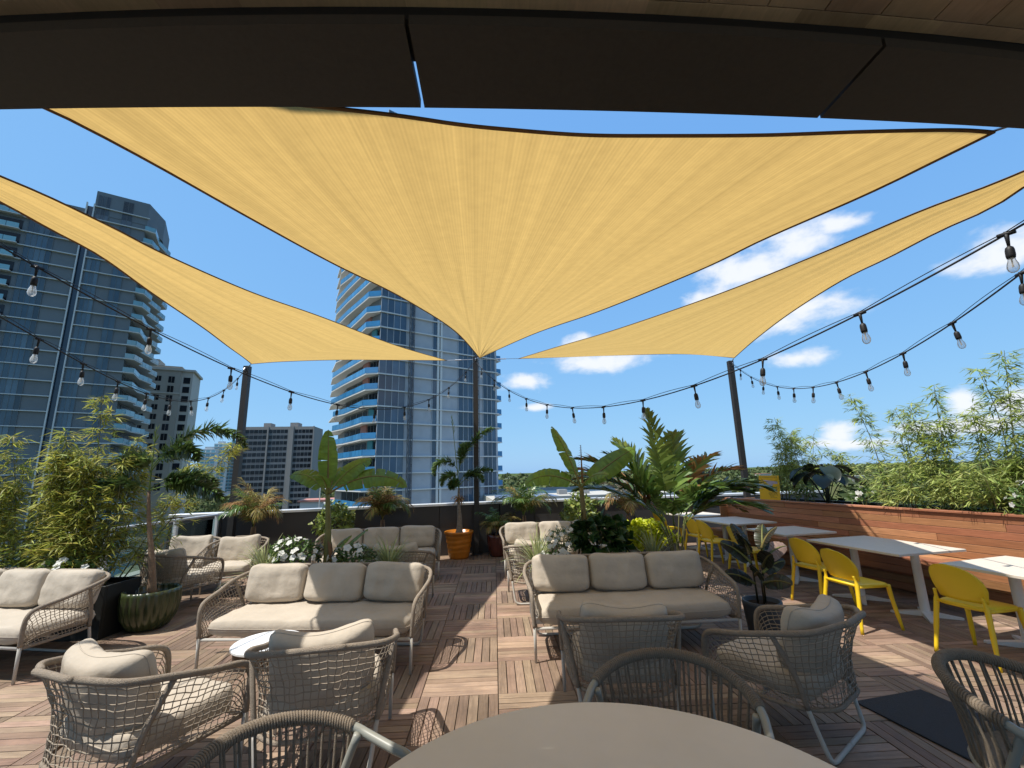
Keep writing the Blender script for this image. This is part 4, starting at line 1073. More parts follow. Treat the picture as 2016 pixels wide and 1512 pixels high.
def frond(parent, base, az, elev, L, curl, n=26, ll=0.38, lw=0.032, m='palm', droop=0.35, lift=0.35, start=0.16, side=0.0, plume=False, rib=0.008, rag=0.12, tipm=None, name='frond'):
    pts = spine(base, az, elev, L, curl, 20, side); b_ = MB()
    b_.tube(pts, [rib * (1 - 0.8 * i / 20) for i in range(21)], 5)
    for k in range(n):
        t = start + (1 - start) * (k + 0.5) / n; f = t * 20; i = min(19, int(f)); p = pts[i].lerp(pts[i + 1], f - i)
        tg = (pts[i + 1] - pts[i]).normalized(); sd = tg.cross(Vector((0, 0, 1)))
        if sd.length < 0.05: sd = Vector((math.cos(R(az)), -math.sin(R(az)), 0))
        sd.normalize(); up = sd.cross(tg).normalized()
        prof = math.sin(math.pi * min(1, 0.18 + 0.80 * (t - start) / (1 - start))) ** 0.6
        if plume:
            for q in range(5):
                ph = random.uniform(0, 2 * math.pi); rad = sd * math.cos(ph) + up * math.sin(ph)
                d = tg * random.uniform(0.35, 0.9) + rad
                strip(b_, p, d, tg, ll * prof * random.uniform(.7, 1.1), lw, droop * random.uniform(.5, 1.3), 2)
        else:
            for sg in (1, -1):
                ph = R(66 - 46 * t + random.uniform(-7, 7))
                d = tg * math.cos(ph) + sd * (sg * math.sin(ph)) + up * (lift + random.uniform(-rag, rag))
                mi = 1 if (tipm and random.random() < t * 0.8) else 0
                strip(b_, p, d, up, ll * prof * random.uniform(.82, 1.08), lw * random.uniform(.8, 1.1), droop * random.uniform(.6, 1.5), 3, mi, random.uniform(-.5, .5))
    ms = [MT[m]] + ([MT[tipm]] if tipm else [])
    return b_.build(name, ms, parent)


def banana_leaf(parent, base, az, elev, L, curl, W, m='banana', side=0.0, roll=0.0, pet=0.16, tear=0.5, name='leaf'):
    n = 26; pts = spine(base, az, elev, L, curl, n, side); b_ = MB()
    b_.tube(pts, [0.016 * (1 - 0.85 * i / n) for i in range(n + 1)], 6, mi=1)
    rows = {}
    for sg in (1, -1):
        for i in range(n + 1):
            t = i / n
            if t < pet: continue
            q = (t - pet) / (1 - pet); w = W / 2 * (math.sin(math.pi * min(1, 0.06 + 0.94 * q)) ** 0.45) * (1 - 0.25 * q)
            tg = (pts[min(n, i + 1)] - pts[max(0, i - 1)]).normalized(); sd = tg.cross(Vector((0, 0, 1)))
            if sd.length < 0.05: sd = Vector((math.cos(R(az)), -math.sin(R(az)), 0))
            sd.normalize(); sd = Matrix.Rotation(R(roll), 3, tg) @ sd; up = sd.cross(tg)
            dip = tear * 0.22 * nz(i * .55, sg * 3.0, az)
            for c, k in ((0.0, 0), (0.5, 1), (1.0, 2)):
                wob = 0.016 * nz(i * .9, c * 2 + sg, elev)
                rows[(sg, i, k)] = pts[i] + sd * sg * w * c + up * (0.16 * c * w - (0.34 + dip) * c * c * w + wob * c) + tg * (0.10 * c * w)
    i0 = int(math.ceil(pet * n)); rg = random.Random(int(az * 7 + L * 100))
    for sg in (1, -1):
        cut = 0
        for i in range(i0, n):
            a = [rows[(sg, i, k)] for k in range(3)]; c = [rows[(sg, i + 1, k)] for k in range(3)]
            if rg.random() < 0.22 * tear:
                c = [c[0], c[1].lerp(a[1], 0.22), c[2].lerp(a[2], 0.5)]
            b_.add(a + c, [(0, 1, 4, 3), (1, 2, 5, 4)] if sg == 1 else [(0, 3, 4, 1), (1, 4, 5, 2)])
    return b_.build(name, [MT[m], MT['banana_stem']], parent, smooth=True)


def bush(name, c, rad, n, L, W, m, label, cat, group=None, droop=0.3, fill=0.55, flowers=0, stem=None, petal=0.032, zlo=-0.3, kinds='foliage'):
    root = empty(name, c, label=label, cat=cat, group=group); b_ = MB(); sd = random.uniform(0, 50)
    for k in range(n):
        d = rdir(zlo, 1.0); r_ = random.uniform(fill, 1.0) ** 0.5
        lump = 0.82 + 0.34 * nz(d.x * 2.2 + sd, d.y * 2.2, d.z * 2.2)
        p = Vector((d.x * rad[0], d.y * rad[1], d.z * rad[2])) * r_ * lump
        dd = (Vector((d.x, d.y, d.z * 0.8 + 0.15)) + rdir() * 0.75).normalized()
        nn = (d + rdir() * 0.6 + Vector((0, 0, .5))).normalized()
        s_ = random.uniform(.7, 1.2); b_.leaf(p, dd, nn, L * s_, W * s_, 0.12, droop * random.uniform(.4, 1.4))
    b_.build(kinds, MT[m], root)
    sb = MB()
    for k in range(stem or 7):
        d = rdir(0.1, 0.9); sb.tube(cat_rom([(d.x * .03, d.y * .03, -rad[2] * 0.9 if zlo > -0.2 else -rad[2] * .75), (d.x * rad[0] * .3, d.y * rad[1] * .3, 0), (d.x * rad[0] * .75, d.y * rad[1] * .75, d.z * rad[2] * .75)], 3), 0.006, 5)
    sb.build('stem', MT['cane'], root)
    if flowers:
        fb = MB()
        for q in range(5):
            a = 2 * math.pi * q / 5; d = Vector((math.cos(a), math.sin(a), 0.25)); fb.leaf(Vector((0, 0, 0)), d, Vector((0, 0, 1)), petal, petal * 0.85, 0.1, 0.15, tip=0.62)
        fb.tube([(0, 0, -0.02), (0, 0, 0.004)], [0.002, 0.004], 5)
        f0 = None
        for k in range(flowers):
            d = rdir(0.0, 1.0); d = (d + Vector((0, -0.55, 0))).normalized()
            p = Vector((d.x * rad[0], d.y * rad[1], d.z * rad[2])) * random.uniform(0.9, 1.08)
            if f0 is None: o = fb.build('flower', MT['petal'], root, loc=p); f0 = o.data
            else: o = link('flower', f0, root, p)
            o.rotation_euler = (d + rdir() * 0.5).to_track_quat('Z', 'Y').to_euler(); s_ = random.uniform(.75, 1.35); o.scale = (s_, s_, s_)
    return root


def blades(name, c, n, L, W, m, label, cat, group=None, spread=55, droop=0.9):
    root = empty(name, c, label=label, cat=cat, group=group); b_ = MB()
    for k in range(n):
        az = random.uniform(0, 360); el = 90 - abs(random.gauss(0, spread * 0.6)); l_ = L * random.uniform(.65, 1.1)
        pts = spine((math.sin(R(az)) * .03, math.cos(R(az)) * .03, 0), az, max(12, el), l_, random.uniform(30, 85) * droop, 6)
        sd = Vector((math.cos(R(az)), -math.sin(R(az)), 0)); vs_ = []
        for i, p in enumerate(pts):
            w = W * (1 - (i / 6) ** 2) / 2 + 0.0008
            vs_ += [p - sd * w, p + sd * w]
        b_.add(vs_, [(2 * i, 2 * i + 1, 2 * i + 3, 2 * i + 2) for i in range(6)])
    b_.build('foliage', MT[m], root); return root


def bamboo(name, canes, label, m, leafn, L=0.14, W=0.016, skirt=0):
    """canes: (base, top) pairs; leaves in sprays along the upper four fifths of each cane."""
    c0 = Vector(canes[0][0]); root = empty(name, c0, label=label, cat='bamboo', group='bamboo clumps planted along the deck')
    fo = MB()
    for base, tip in canes:
        base, tip = Vector(base) - c0, Vector(tip) - c0; ax = tip - base; H = ax.length
        bow = Vector((random.uniform(-.10, .10), random.uniform(-.06, .06), 0)) * H
        f = lambda t: base + ax * t + bow * math.sin(math.pi * t * 0.9)
        cb = MB(); cb.tube([f(i / 10) for i in range(11)], [0.008 * (1 - .8 * i / 10) + .0012 for i in range(11)], 5); cb.build('cane', MT['cane'], root)
        nb = int(leafn * H)
        for k in range(nb):
            t = random.uniform(0.10, 1.0) ** 0.85; p = f(t); az = random.uniform(0, 360); el = random.uniform(5, 60)
            bl = random.uniform(.10, .36) * (1.15 - .75 * t)
            br = spine(p, az, el, bl, random.uniform(10, 70), 4)
            fo.tube(br, 0.0012, 3, caps=False, mi=1)
            for q in range(random.randint(5, 9)):
                e = br[random.randint(1, 4)]; a2 = az + random.uniform(-75, 75); e2 = random.uniform(-40, 35)
                d = Vector((math.sin(R(a2)) * math.cos(R(e2)), math.cos(R(a2)) * math.cos(R(e2)), math.sin(R(e2))))
                s_ = random.uniform(.6, 1.25); fo.leaf(e, d, (Vector((0, 0, 1)) + rdir() * .7).normalized(), L * s_, W * s_, 0.1, random.uniform(.05, .4), tip=0.4)
    fo.build('foliage', [MT[m], MT['cane']], root)
    return root


def pot(name, c, prof, m, label, n=40, mod=None, soil_r=None, soil_z=None):
    e = empty(name, c, label=label, cat='pot')
    b_ = MB(); b_.lathe(prof, n, mod=mod); b_.build('body', MT[m], e, smooth=True)
    b_ = MB(); b_.lathe([(soil_r, soil_z - .03), (soil_r * .98, soil_z), (0.0, soil_z + .02)], 24); b_.build('soil', MT['soil'], e)
    return e


def box_planter(c, rz, sx, sy, h, m, label):
    e = empty('planter_box', c, rz, label, 'planter', 'rectangular planter boxes')
    b_ = MB()
    b_.bbox((-sx / 2, -sy / 2, 0), (sx / 2, -sy / 2 + .03, h), .004); b_.bbox((-sx / 2, sy / 2 - .03, 0), (sx / 2, sy / 2, h), .004)
    b_.bbox((-sx / 2, -sy / 2 + .031, 0), (-sx / 2 + .03, sy / 2 - .031, h - .001), .004); b_.bbox((sx / 2 - .03, -sy / 2 + .031, 0), (sx / 2, sy / 2 - .031, h - .001), .004)
    b_.build('box', MT[m], e)
    b_ = MB(); b_.box((-sx / 2 + .032, -sy / 2 + .032, .02), (sx / 2 - .032, sy / 2 - .032, h - .05)); b_.build('soil', MT['soil'], e)
    return e


# pots and boxes
flute = lambda a, z: 1 + 0.085 * abs(math.sin(11 * a)) * min(1, max(0, (0.5 - z) * 5)) - 0.05
GP = (-4.16, 5.82, 0)
pot('fluted_pot', GP, [(0.14, 0.0), (0.20, 0.03), (0.265, 0.14), (0.292, 0.28), (0.30, 0.40), (0.298, 0.44), (0.28, 0.442), (0.268, 0.42), (0.262, 0.34)], 'green_pot',
    'large dark green fluted pot beside the cut-off sofa', 176, flute, .264, .36)
OP = (-0.76, 9.62, 0)
ridge = lambda a, z: 1 + 0.014 * math.sin(z * 62 + 0.8 * math.sin(2 * a)) * (1 if 0.12 < z < 0.46 else 0)
pot('glazed_pot', OP, [(0.19, 0.0), (0.20, 0.02)] + [(0.20 + 0.075 * (z / .46) ** .8, z) for z in [0.04 + 0.014 * k for k in range(31)]] + [(0.285, 0.475), (0.305, 0.495), (0.308, 0.53), (0.295, 0.54), (0.27, 0.53), (0.262, 0.46)], 'orange_pot',
    'orange glazed pot with ridged sides standing on the walkway', 48, ridge, .264, .47)
RPOT = (0.05, 9.72, 0)
pot('oxblood_pot', RPOT, [(0.15, 0.0), (0.17, 0.04), (0.21, 0.22), (0.225, 0.38), (0.225, 0.44), (0.205, 0.445), (0.20, 0.38)], 'red_pot',
    'dark red fluted pot right of the middle post', 60, lambda a, z: 1 + 0.03 * abs(math.sin(10 * a)), .2, .39)
CP_ = (2.72, 4.70, 0)
pot('slate_pot', CP_, [(0.13, 0.0), (0.15, 0.02), (0.175, 0.26), (0.185, 0.34), (0.185, 0.37), (0.165, 0.37), (0.16, 0.3)], 'slate_pot', 'dark slate pot at the right arm of the shaded sofa', 36, None, .162, .33)
PP = (2.56, 6.38, 0)
pot('round_pot', PP, [(0.20, 0.0), (0.23, 0.03), (0.27, 0.25), (0.28, 0.36), (0.26, 0.36), (0.25, 0.30)], 'black_box', 'dark round pot of the big palm behind the shaded sofa', 36, None, .252, .32)
box_planter((-5.36, 5.74, 0), R(-2), 1.9, .5, .56, 'black_box', 'black planter box under the bamboo beside the cut-off sofa')
box_planter((-1.85, 5.68, 0), R(-4), 1.95, .44, .62, 'grey_box', 'grey planter box behind the half sunlit sofa, under the banana plant')
box_planter((1.32, 5.66, 0), R(1), 1.8, .44, .62, 'grey_box', 'grey planter box behind the shaded sofa, with white flowers')
box_planter((2.42, 7.25, 0), R(2), .86, .46, .56, 'grey_box', 'grey planter box overflowing with chartreuse leaves')

# bamboo on the left
cn = []
for k in range(24):
    x = random.uniform(-6.3, -4.72); h = random.uniform(1.2, 1.95); cn.append(((x, random.uniform(5.58, 5.9), .5), (x + random.uniform(-.35, .25), random.uniform(5.6, 6.1), h + .25)))
cn += [((-5.05, 5.7, .5), (-5.08, 5.72, 2.82)), ((-5.3, 5.7, .5), (-5.45, 5.75, 2.35)), ((-5.7, 5.7, .5), (-6.05, 5.7, 2.3)), ((-4.9, 5.85, .5), (-4.75, 6.1, 2.1)),
       ((-5.0, 5.7, .5), (-4.72, 5.9, 2.3)), ((-4.7, 5.95, .5), (-4.25, 6.5, 1.95)), ((-5.5, 5.8, .5), (-5.32, 5.9, 2.1)), ((-4.65, 5.95, .5), (-3.8, 6.6, 2.2))]
bamboo('bamboo_clump', cn, 'yellowish bamboo clump on the left, rising behind the cut-off sofa', 'bamboo', 50, 0.13, 0.017)
bush('flowering_shrub', (-4.95, 5.52, .66), (.42, .2, .22), 240, .09, .042, 'shrub', 'low leafy shrub with a few white flowers at the foot of the left bamboo', 'shrub', flowers=9, petal=.035)
# bamboo behind the bench
cn = []
for k in range(8):
    s = random.uniform(.95, 1.75); b0 = bw(s, random.uniform(.3, .6), 1.0); cn.append((b0, b0 + Vector((random.uniform(-.25, .25), random.uniform(-.2, .2), random.uniform(.8, 1.5)))))
cn.append((bw(1.05, .45, 1), bw(1.02, .45, 2.68)))
bamboo('bamboo_clump', cn, 'smaller pale bamboo clump behind the bench, next to the right post', 'bamboo_pale', 46, 0.125, 0.017)
cn = []
for k in range(12):
    s = random.uniform(3.0, 4.6); b0 = bw(s, random.uniform(.3, .65), 1.0); cn.append((b0, b0 + Vector((random.uniform(-.3, .3), random.uniform(-.25, .25), random.uniform(.6, 1.3)))))
for s, ds, h in ((2.85, -.25, 1.82), (3.1, .0, 1.55), (3.55, -.1, 1.55), (3.7, .05, 1.80), (3.95, .1, 1.45), (4.2, .05, 1.9), (4.35, .2, 2.1), (4.5, .35, 1.7), (3.4, .2, 1.3), (4.15, -.1, 1.35)):
    cn.append((bw(s, .45, 1), bw(s + ds, random.uniform(.35, .6), 1 + h)))
for k in range(16):
    b0 = bw(random.uniform(2.85, 5.0), random.uniform(.15, .5), 1.0); cn.append((b0, b0 + Vector((random.uniform(-.3, .1), random.uniform(-.2, .2), random.uniform(.35, .75)))))
cn.append((bw(2.9, .5, 1.05), bw(1.95, .6, 1.95)))
bamboo('bamboo_clump', cn, 'large bright bamboo clump spreading over the bench back on the right', 'bamboo_pale', 52, 0.125, 0.0175)
for s, r_, n, fl, lab in ((2.62, .2, 110, 9, 'small white flowering shrub between the black taro and the bamboo'), (4.62, .36, 420, 64, 'large white flowering shrub at the right edge above the bench'),
                          (1.62, .14, 60, 6, 'tiny white flowering shrub left of the black taro')):
    p = bw(s, .3, 1.18); bush('flowering_shrub', p, (r_, r_, r_ * .85), n, .085, .036, 'shrub', lab, 'shrub', flowers=fl, petal=.033)

# black taro
tp = bw(2.05, .24, 1.03); ta = empty('black_taro', tp, label='dark elephant ear plant with drooping leaves on the bench planter', cat='plant')
for k in range(11):
    az = 360 * k / 11 + random.uniform(-15, 15); h = random.uniform(.34, .70); r_ = random.uniform(.10, .34)
    tip = Vector((math.sin(R(az)) * r_, math.cos(R(az)) * r_, h)); b_ = MB()
    b_.tube(cat_rom([(0, 0, 0), tuple(tip * .6 + Vector((0, 0, .06))), tuple(tip)], 4), .008, 5, mi=0)
    L, W = random.uniform(.32, .44), random.uniform(.25, .34); d = Vector((math.sin(R(az)), math.cos(R(az)), -random.uniform(.5, 1.1))).normalized(); sd = d.cross(Vector((0, 0, 1))).normalized(); up = sd.cross(d)
    n = 8; vs_ = []
    for i in range(n + 1):
        t = i / n; w = W * (math.sin(math.pi * (0.16 + .84 * t)) ** .7) / 2
        c = tip + d * (L * (t - .22)) + up * (0.05 * math.sin(math.pi * t))
        vs_ += [c - sd * w + up * (.05 * W / .2 * 1) * (.6 + .4 * nz(i, k)), c, c + sd * w + up * .05 * (.6 + .4 * nz(i, k + 9))]
    b_.add(vs_, [f for i in range(n) for f in ((3 * i, 3 * i + 1, 3 * i + 4, 3 * i + 3), (3 * i + 1, 3 * i + 2, 3 * i + 5, 3 * i + 4))])
    b_.build('leaf', MT['taro'], ta, smooth=True)

# foxtail palms
def foxtail(c, base_z, crown, label, fr, spear, sheath=True, tr=.035, tm='trunk', g=(0.26, 0.022)):
    root = empty('foxtail_palm', c, label=label, cat='palm', group='foxtail palms in pots'); cr = Vector(crown)
    b_ = MB(); pts = [Vector((0, 0, base_z)).lerp(cr, t) + Vector((0.012 * math.sin(6 * t), 0, 0)) for t in [i / 14 for i in range(15)]]
    b_.tube(pts, [tr * (1.55 - 1.4 * (i / 14) ** .5) + .012 for i in range(15)], 10); b_.build('trunk', MT[tm], root, smooth=True)
    b_ = MB(); b_.tube(cat_rom([cr, cr + Vector((spear[0] * .5, 0, spear[2] * .5)), cr + Vector(spear)], 4), [.011 - .008 * i / 8 for i in range(9)], 6)
    for k in range(10): strip(b_, cr + Vector(spear) * random.uniform(.75, 1.0), Vector((random.uniform(-.3, .3), random.uniform(-.2, .2), 1)), Vector((0, 1, 0)), .12, .012, .2, 2)
    b_.build('spear_leaf', MT['palm_new'], root)
    for dz, az, el, L, curl in fr:
        frond(root, cr + Vector((0, 0, dz)), az, el, L, curl, n=44, ll=g[0], lw=g[1], m='foxtail', droop=.35, plume=True, start=.2, rib=.009)
    if sheath:
        b_ = MB()
        for k in range(70):
            d = rdir(-.7, .6); strip(b_, cr * .80 + Vector((0, 0, base_z * .2)) + d * .05, d, Vector((0, 0, 1)), random.uniform(.1, .24), .02, .9, 2)
        b_.build('dried_sheath', MT['palm_dry'], root)
    return root
foxtail(GP, .36, (-.20, 0, 1.60), 'foxtail palm in the green fluted pot, its top frond arching to the right',
        [(.30, 82, 62, 1.35, 120), (.0, 95, 18, 1.05, 62), (.12, 80, 10, .8, 70), (.0, 265, 38, .65, 90), (.25, 100, 60, .80, 120), (.02, 60, 40, .8, 90), (.2, 280, 62, .6, 120)], (-.02, 0, .78), False, .03, 'trunk_tan', (0.20, 0.034))
foxtail(OP, .47, (0.0, 0, 1.42), 'foxtail palm in the orange pot, fronds leaning right of the middle post',
        [(.42, 66, 72, 1.30, 62), (.05, 78, 48, .85, 60), (.30, 285, 72, .95, 190), (.10, 300, 62, .70, 170), (.12, 90, 60, .70, 150), (.35, 20, 80, .8, 60), (.0, 200, 50, .5, 120)], (-.16, 0, 1.5), True, .05, 'trunk', (0.17, 0.036))

# banana plants
def banana(c, fork, leaves, label, sucker=()):
    root = empty('banana_plant', c, label=label, cat='plant', group='banana plants in the planters'); f = Vector(fork)
    b_ = MB(); b_.tube([Vector((0, 0, 0)).lerp(f, t) + Vector((.015 * math.sin(3 * t), 0, 0)) for t in [i / 12 for i in range(13)]], [.05 - .022 * i / 12 for i in range(13)], 10)
    b_.build('pseudostem', MT['banana_stem'], root, smooth=True)
    b_ = MB()
    for k in range(9):
        a = random.uniform(0, 360); strip(b_, f * random.uniform(.1, .55) + Vector((math.sin(R(a)) * .035, math.cos(R(a)) * .035, 0)), Vector((math.sin(R(a)) * .3, math.cos(R(a)) * .3, -1)), Vector((math.sin(R(a)), math.cos(R(a)), 0)), random.uniform(.2, .45), .05, .2, 3)
    b_.build('dried_sheath', MT['brown'], root)
    for az, el, L, curl, W, roll, m in leaves: banana_leaf(root, f, az, el, L, curl, W, m, roll=roll)
    for (x, y_, z_), az, el, L, curl, W in sucker: banana_leaf(root, (x, y_, z_), az, el, L, curl, W, pet=.3)
    return root
banana((-2.04, 5.66, .55), (-.04, 0, .95), [(330, 80, .86, 12, .27, 0, 'banana'), (78, 36, 1.05, 78, .34, 50, 'banana'), (60, 58, .70, 45, .32, 40, 'banana'), (285, 52, .66, 70, .28, -45, 'banana'), (190, 74, .45, 95, .2, 0, 'banana'), (20, 70, .5, 60, .24, 20, 'banana')],
       'banana plant with a leaf holed and torn, behind the half sunlit sofa', (((.04, 0, .12), 62, 52, .58, 25, .19), ((.04, -.05, .1), 95, 28, .58, 45, .19), ((0, .05, .14), 40, 60, .42, 40, .15)))
banana((1.13, 5.78, .55), (0.0, 0, .95), [(322, 66, .98, 14, .29, 0, 'banana'), (76, 36, .98, 12, .36, 50, 'banana'), (278, 36, .80, 78, .33, -50, 'banana'), (130, 50, .45, 70, .26, 30, 'banana')],
       'banana plant with three broad clean leaves, behind the shaded sofa')
o = [x for x in col.objects if x.name.startswith('banana_plant')][-1]
b_ = MB(); sp_ = [Vector((.02, 0, 1.0)).lerp(Vector((.02, -.02, 1.50)), i / 16) for i in range(17)]; b_.tube(sp_, [.016 - .012 * i / 16 for i in range(17)], 6)
for i in range(2, 17):
    for sg in (1, -1): strip(b_, sp_[i], Vector((sg, -.2, .15)), Vector((0, 0, 1)), .115 * (1.12 - i / 17), .022, .9, 3)
b_.build('curled_leaf', MT['palm_dry'], o)

# the big palm behind the shaded sofa
bp_ = empty('kentia_palm', PP, label='big clustering palm with green and browned fronds behind the shaded sofa', cat='palm')
FR = [(280, 62, 1.42, 62, 'palm', 'palm_dry', .42), (296, 50, 1.36, 70, 'palm', 'palm_dry', .40), (310, 74, 1.20, 40, 'palm', None, .40), (345, 84, 1.42, 14, 'palm_new', None, .34), (30, 80, 1.15, 40, 'palm', None, .40),
      (62, 66, 1.25, 66, 'palm', 'palm_dry', .40), (80, 50, 1.35, 70, 'palm_half', 'palm_dry', .40), (95, 40, 1.15, 62, 'palm', None, .42), (120, 30, 1.05, 62, 'palm', None, .42), (105, 58, 1.1, 88, 'palm', None, .40), (255, 58, 1.15, 88, 'palm', None, .36),
      (200, 55, .85, 95, 'palm', None, .34), (72, 34, 1.25, 70, 'palm_half', 'palm_dry', .36), (265, 74, 1.2, 56, 'palm', None, .40), (150, 64, .8, 90, 'palm', None, .34), (50, 48, 1.25, 60, 'palm', None, .38), (290, 40, 1.2, 55, 'palm', None, .40), (325, 66, 1.25, 30, 'palm_new', None, .36), (272, 50, 1.35, 48, 'palm', 'palm_dry', .40), (15, 66, 1.2, 50, 'palm', None, .4), (88, 70, 1.25, 84, 'palm', 'palm_dry', .4), (110, 46, 1.25, 80, 'palm', None, .4)]
for k in range(7):
    a = 2 * math.pi * k / 7; b_ = MB(); tpz = random.uniform(.85, 1.15)
    b_.tube(cat_rom([(.06 * math.cos(a), .06 * math.sin(a), .3), (.10 * math.cos(a), .08 * math.sin(a), .7), (.2 * math.cos(a), .12 * math.sin(a), tpz)], 5), [.013 - .005 * i / 10 for i in range(11)], 7)
    b_.build('stem', MT['cane'], bp_, smooth=True)
for k, (az, el, L, curl, m, tm, ll) in enumerate(FR):
    a = R(az); frond(bp_, (.14 * math.sin(a), .10 * math.cos(a), random.uniform(.90, 1.12)), az, el, L * (1.14 if az > 180 or az < 50 else 1.02), curl * .92, n=27, ll=ll * 1.05, lw=.062, m=m, tipm=tm, droop=.28, lift=.30, start=.2, rib=.010)

# dried palms along the parapet
def small_palm(c, z0, label, n, L, ms, elr=(25, 80), curl=(70, 150), stem=.5, ll=.26, name='pygmy_palm'):
    root = empty(name, c, label=label, cat='palm', group='small palms along the parapet')
    b_ = MB()
    for k in range(3):
        a = 2.1 * k; b_.tube(cat_rom([(.03 * math.cos(a), .03 * math.sin(a), z0 - stem), (.05 * math.cos(a), .05 * math.sin(a), z0 - stem * .4), (.03 * math.cos(a), .03 * math.sin(a), z0)], 3), .016, 6)
    b_.build('stem', MT['trunk_tan'], root)
    for k in range(n):
        az = 360 * k / n + random.uniform(-20, 20); frond(root, (0, 0, z0), az, random.uniform(*elr), L * random.uniform(.7, 1.15), random.uniform(*curl), n=26, ll=ll, lw=.015, m=random.choice(ms), droop=.7, lift=.1, rib=.006, start=.15)
    return root
small_palm((-4.45, 8.55, 0), .85, 'wind-bent dried palm in front of the parapet, behind the two far armchairs', 34, .85, ['palm_half', 'palm_half', 'palm', 'palm_dry'], (74, 89), (20, 165), .85, .30)
small_palm((-2.25, 9.15, 0), .85, 'half dried palm behind the far left sofa', 36, .85, ['palm_half', 'palm', 'palm', 'palm_dry', 'palm_half'], (74, 89), (20, 175), .85, .30)
small_palm(RPOT, .52, 'small green palm growing in the dark red pot', 18, .6, ['palm', 'palm_half'], (35, 88), (60, 140), .15, .2)
small_palm((0.62, 9.72, 0), .8, 'drooping green palm between the red pot and the far right sofa', 30, .9, ['palm', 'palm', 'palm_half'], (70, 89), (30, 165), .8, .30)
small_palm((2.9, 9.75, 0), .75, 'browned palm standing by the parapet right of the pale leaved bush', 26, 1.0, ['palm_dry', 'palm_half', 'palm', 'palm'], (55, 89), (30, 130), .75, .28)
bush('clusia_bush', (-3.12, 8.98, .80), (.40, .34, .50), 620, .11, .075, 'clusia', 'round leaved bush in front of the parapet, behind the torn banana plant', 'bush', zlo=-.9)
bush('clusia_bush', (1.82, 9.55, .82), (.42, .36, .48), 560, .12, .08, 'clusia', 'pale round leaved bush in front of the parapet, behind the clean banana plant', 'bush', zlo=-.9)

# planting in the boxes
bush('flowering_shrub', (-2.40, 5.62, .78), (.30, .22, .24), 340, .085, .034, 'shrub', 'white flowering shrub left of the torn banana plant', 'shrub', flowers=34, petal=.036)
bush('flowering_shrub', (-1.72, 5.62, .70), (.30, .20, .20), 260, .085, .036, 'shrub', 'white flowering shrub right of the torn banana plant', 'shrub', flowers=16, petal=.045)
blades('spider_plant', (-2.72, 5.55, .60), 110, .50, .014, 'blade', 'striped grassy plant at the left end of the planter behind the half sunlit sofa', 'plant', 'striped grassy plants in the planters')
blades('spider_plant', (-1.28, 5.58, .60), 120, .50, .014, 'blade', 'striped grassy plant at the right end of the planter behind the half sunlit sofa', 'plant', 'striped grassy plants in the planters')
blades('spider_plant', (0.50, 5.55, .60), 120, .50, .015, 'blade', 'striped grassy plant by the left arm of the shaded sofa', 'plant', 'striped grassy plants in the planters')
blades('spider_plant', (1.95, 5.62, .60), 70, .50, .014, 'blade', 'striped grassy plant in front of the chartreuse leaves', 'plant', 'striped grassy plants in the planters', 40)
bush('flowering_shrub', (0.82, 5.60, .82), (.26, .2, .24), 330, .055, .016, 'shrub', 'fine leaved white flowering shrub behind the left end of the shaded sofa', 'shrub', flowers=34, petal=.028)
bush('flowering_shrub', (0.72, 5.46, .68), (.2, .12, .12), 90, .07, .03, 'shrub', 'low shrub with large white flowers over the shaded sofa rail', 'shrub', flowers=14, petal=.06)
bush('leafy_shrub', (1.32, 5.66, .84), (.38, .25, .30), 330, .15, .115, 'dark_leaf', 'dark broad leaved shrub at the foot of the clean banana plant', 'shrub')
bush('sweet_potato_vine', (2.36, 7.2, .66), (.56, .32, .30), 1200, .085, .068, 'lime', 'bright chartreuse vine spilling over its planter box', 'plant', droop=.6, zlo=-.55)

# bronze canna
ca = empty('canna', (CP_[0], CP_[1], .33), label='bronze leaved canna in the slate pot with one pale pink leaf', cat='plant')
for (x, y_), h in (((-.04, 0), .50), ((.05, .02), .56), ((0, -.04), .34)):
    b_ = MB(); b_.tube([(x, y_, 0), (x * 1.2, y_, h * .5), (x * 1.6, y_, h)], [.011, .010, .006], 7); b_.build('stem', MT['canna'], ca, smooth=True)
for k, (x, z_, az, el, L, W, m) in enumerate([(-.05, .20, 270, 35, .30, .16, 'canna'), (-.06, .40, 285, 52, .32, .17, 'canna'), (-.07, .48, 330, 78, .32, .15, 'canna'), (.05, .30, 90, 40, .26, .15, 'canna'), (.07, .42, 75, 36, .34, .18, 'canna_pale'),
                                              (.08, .50, 40, 72, .30, .15, 'canna'), (.07, .54, 120, 70, .26, .14, 'canna'), (-.03, .28, 200, 30, .30, .18, 'canna'), (.03, .2, 150, 25, .28, .17, 'canna'), (-.05, .5, 240, 65, .26, .16, 'canna'), (.06, .36, 190, 48, .3, .17, 'canna')]):
    banana_leaf(ca, (x, 0, z_), az, el, L * 1.1, 40, W * 1.1, m, pet=.06, tear=0.0, roll=(55 if az < 180 else -55) if el < 60 else (20 if az < 180 else -20))


# ------------------------------------------------------------------ the city beyond
GZ = -22.0
mb = MB(); n = 60; S_ = 14000
mb.v = [(-S_, -2000, GZ), (S_, -2000, GZ), (S_, S_, GZ), (-S_, S_, GZ)]; mb.f = [(0, 1, 2, 3)]; mb.m = [0]
tag(mb.build('ground', MT['ground']), 'flat ground of the city far below the terrace', kind='structure')


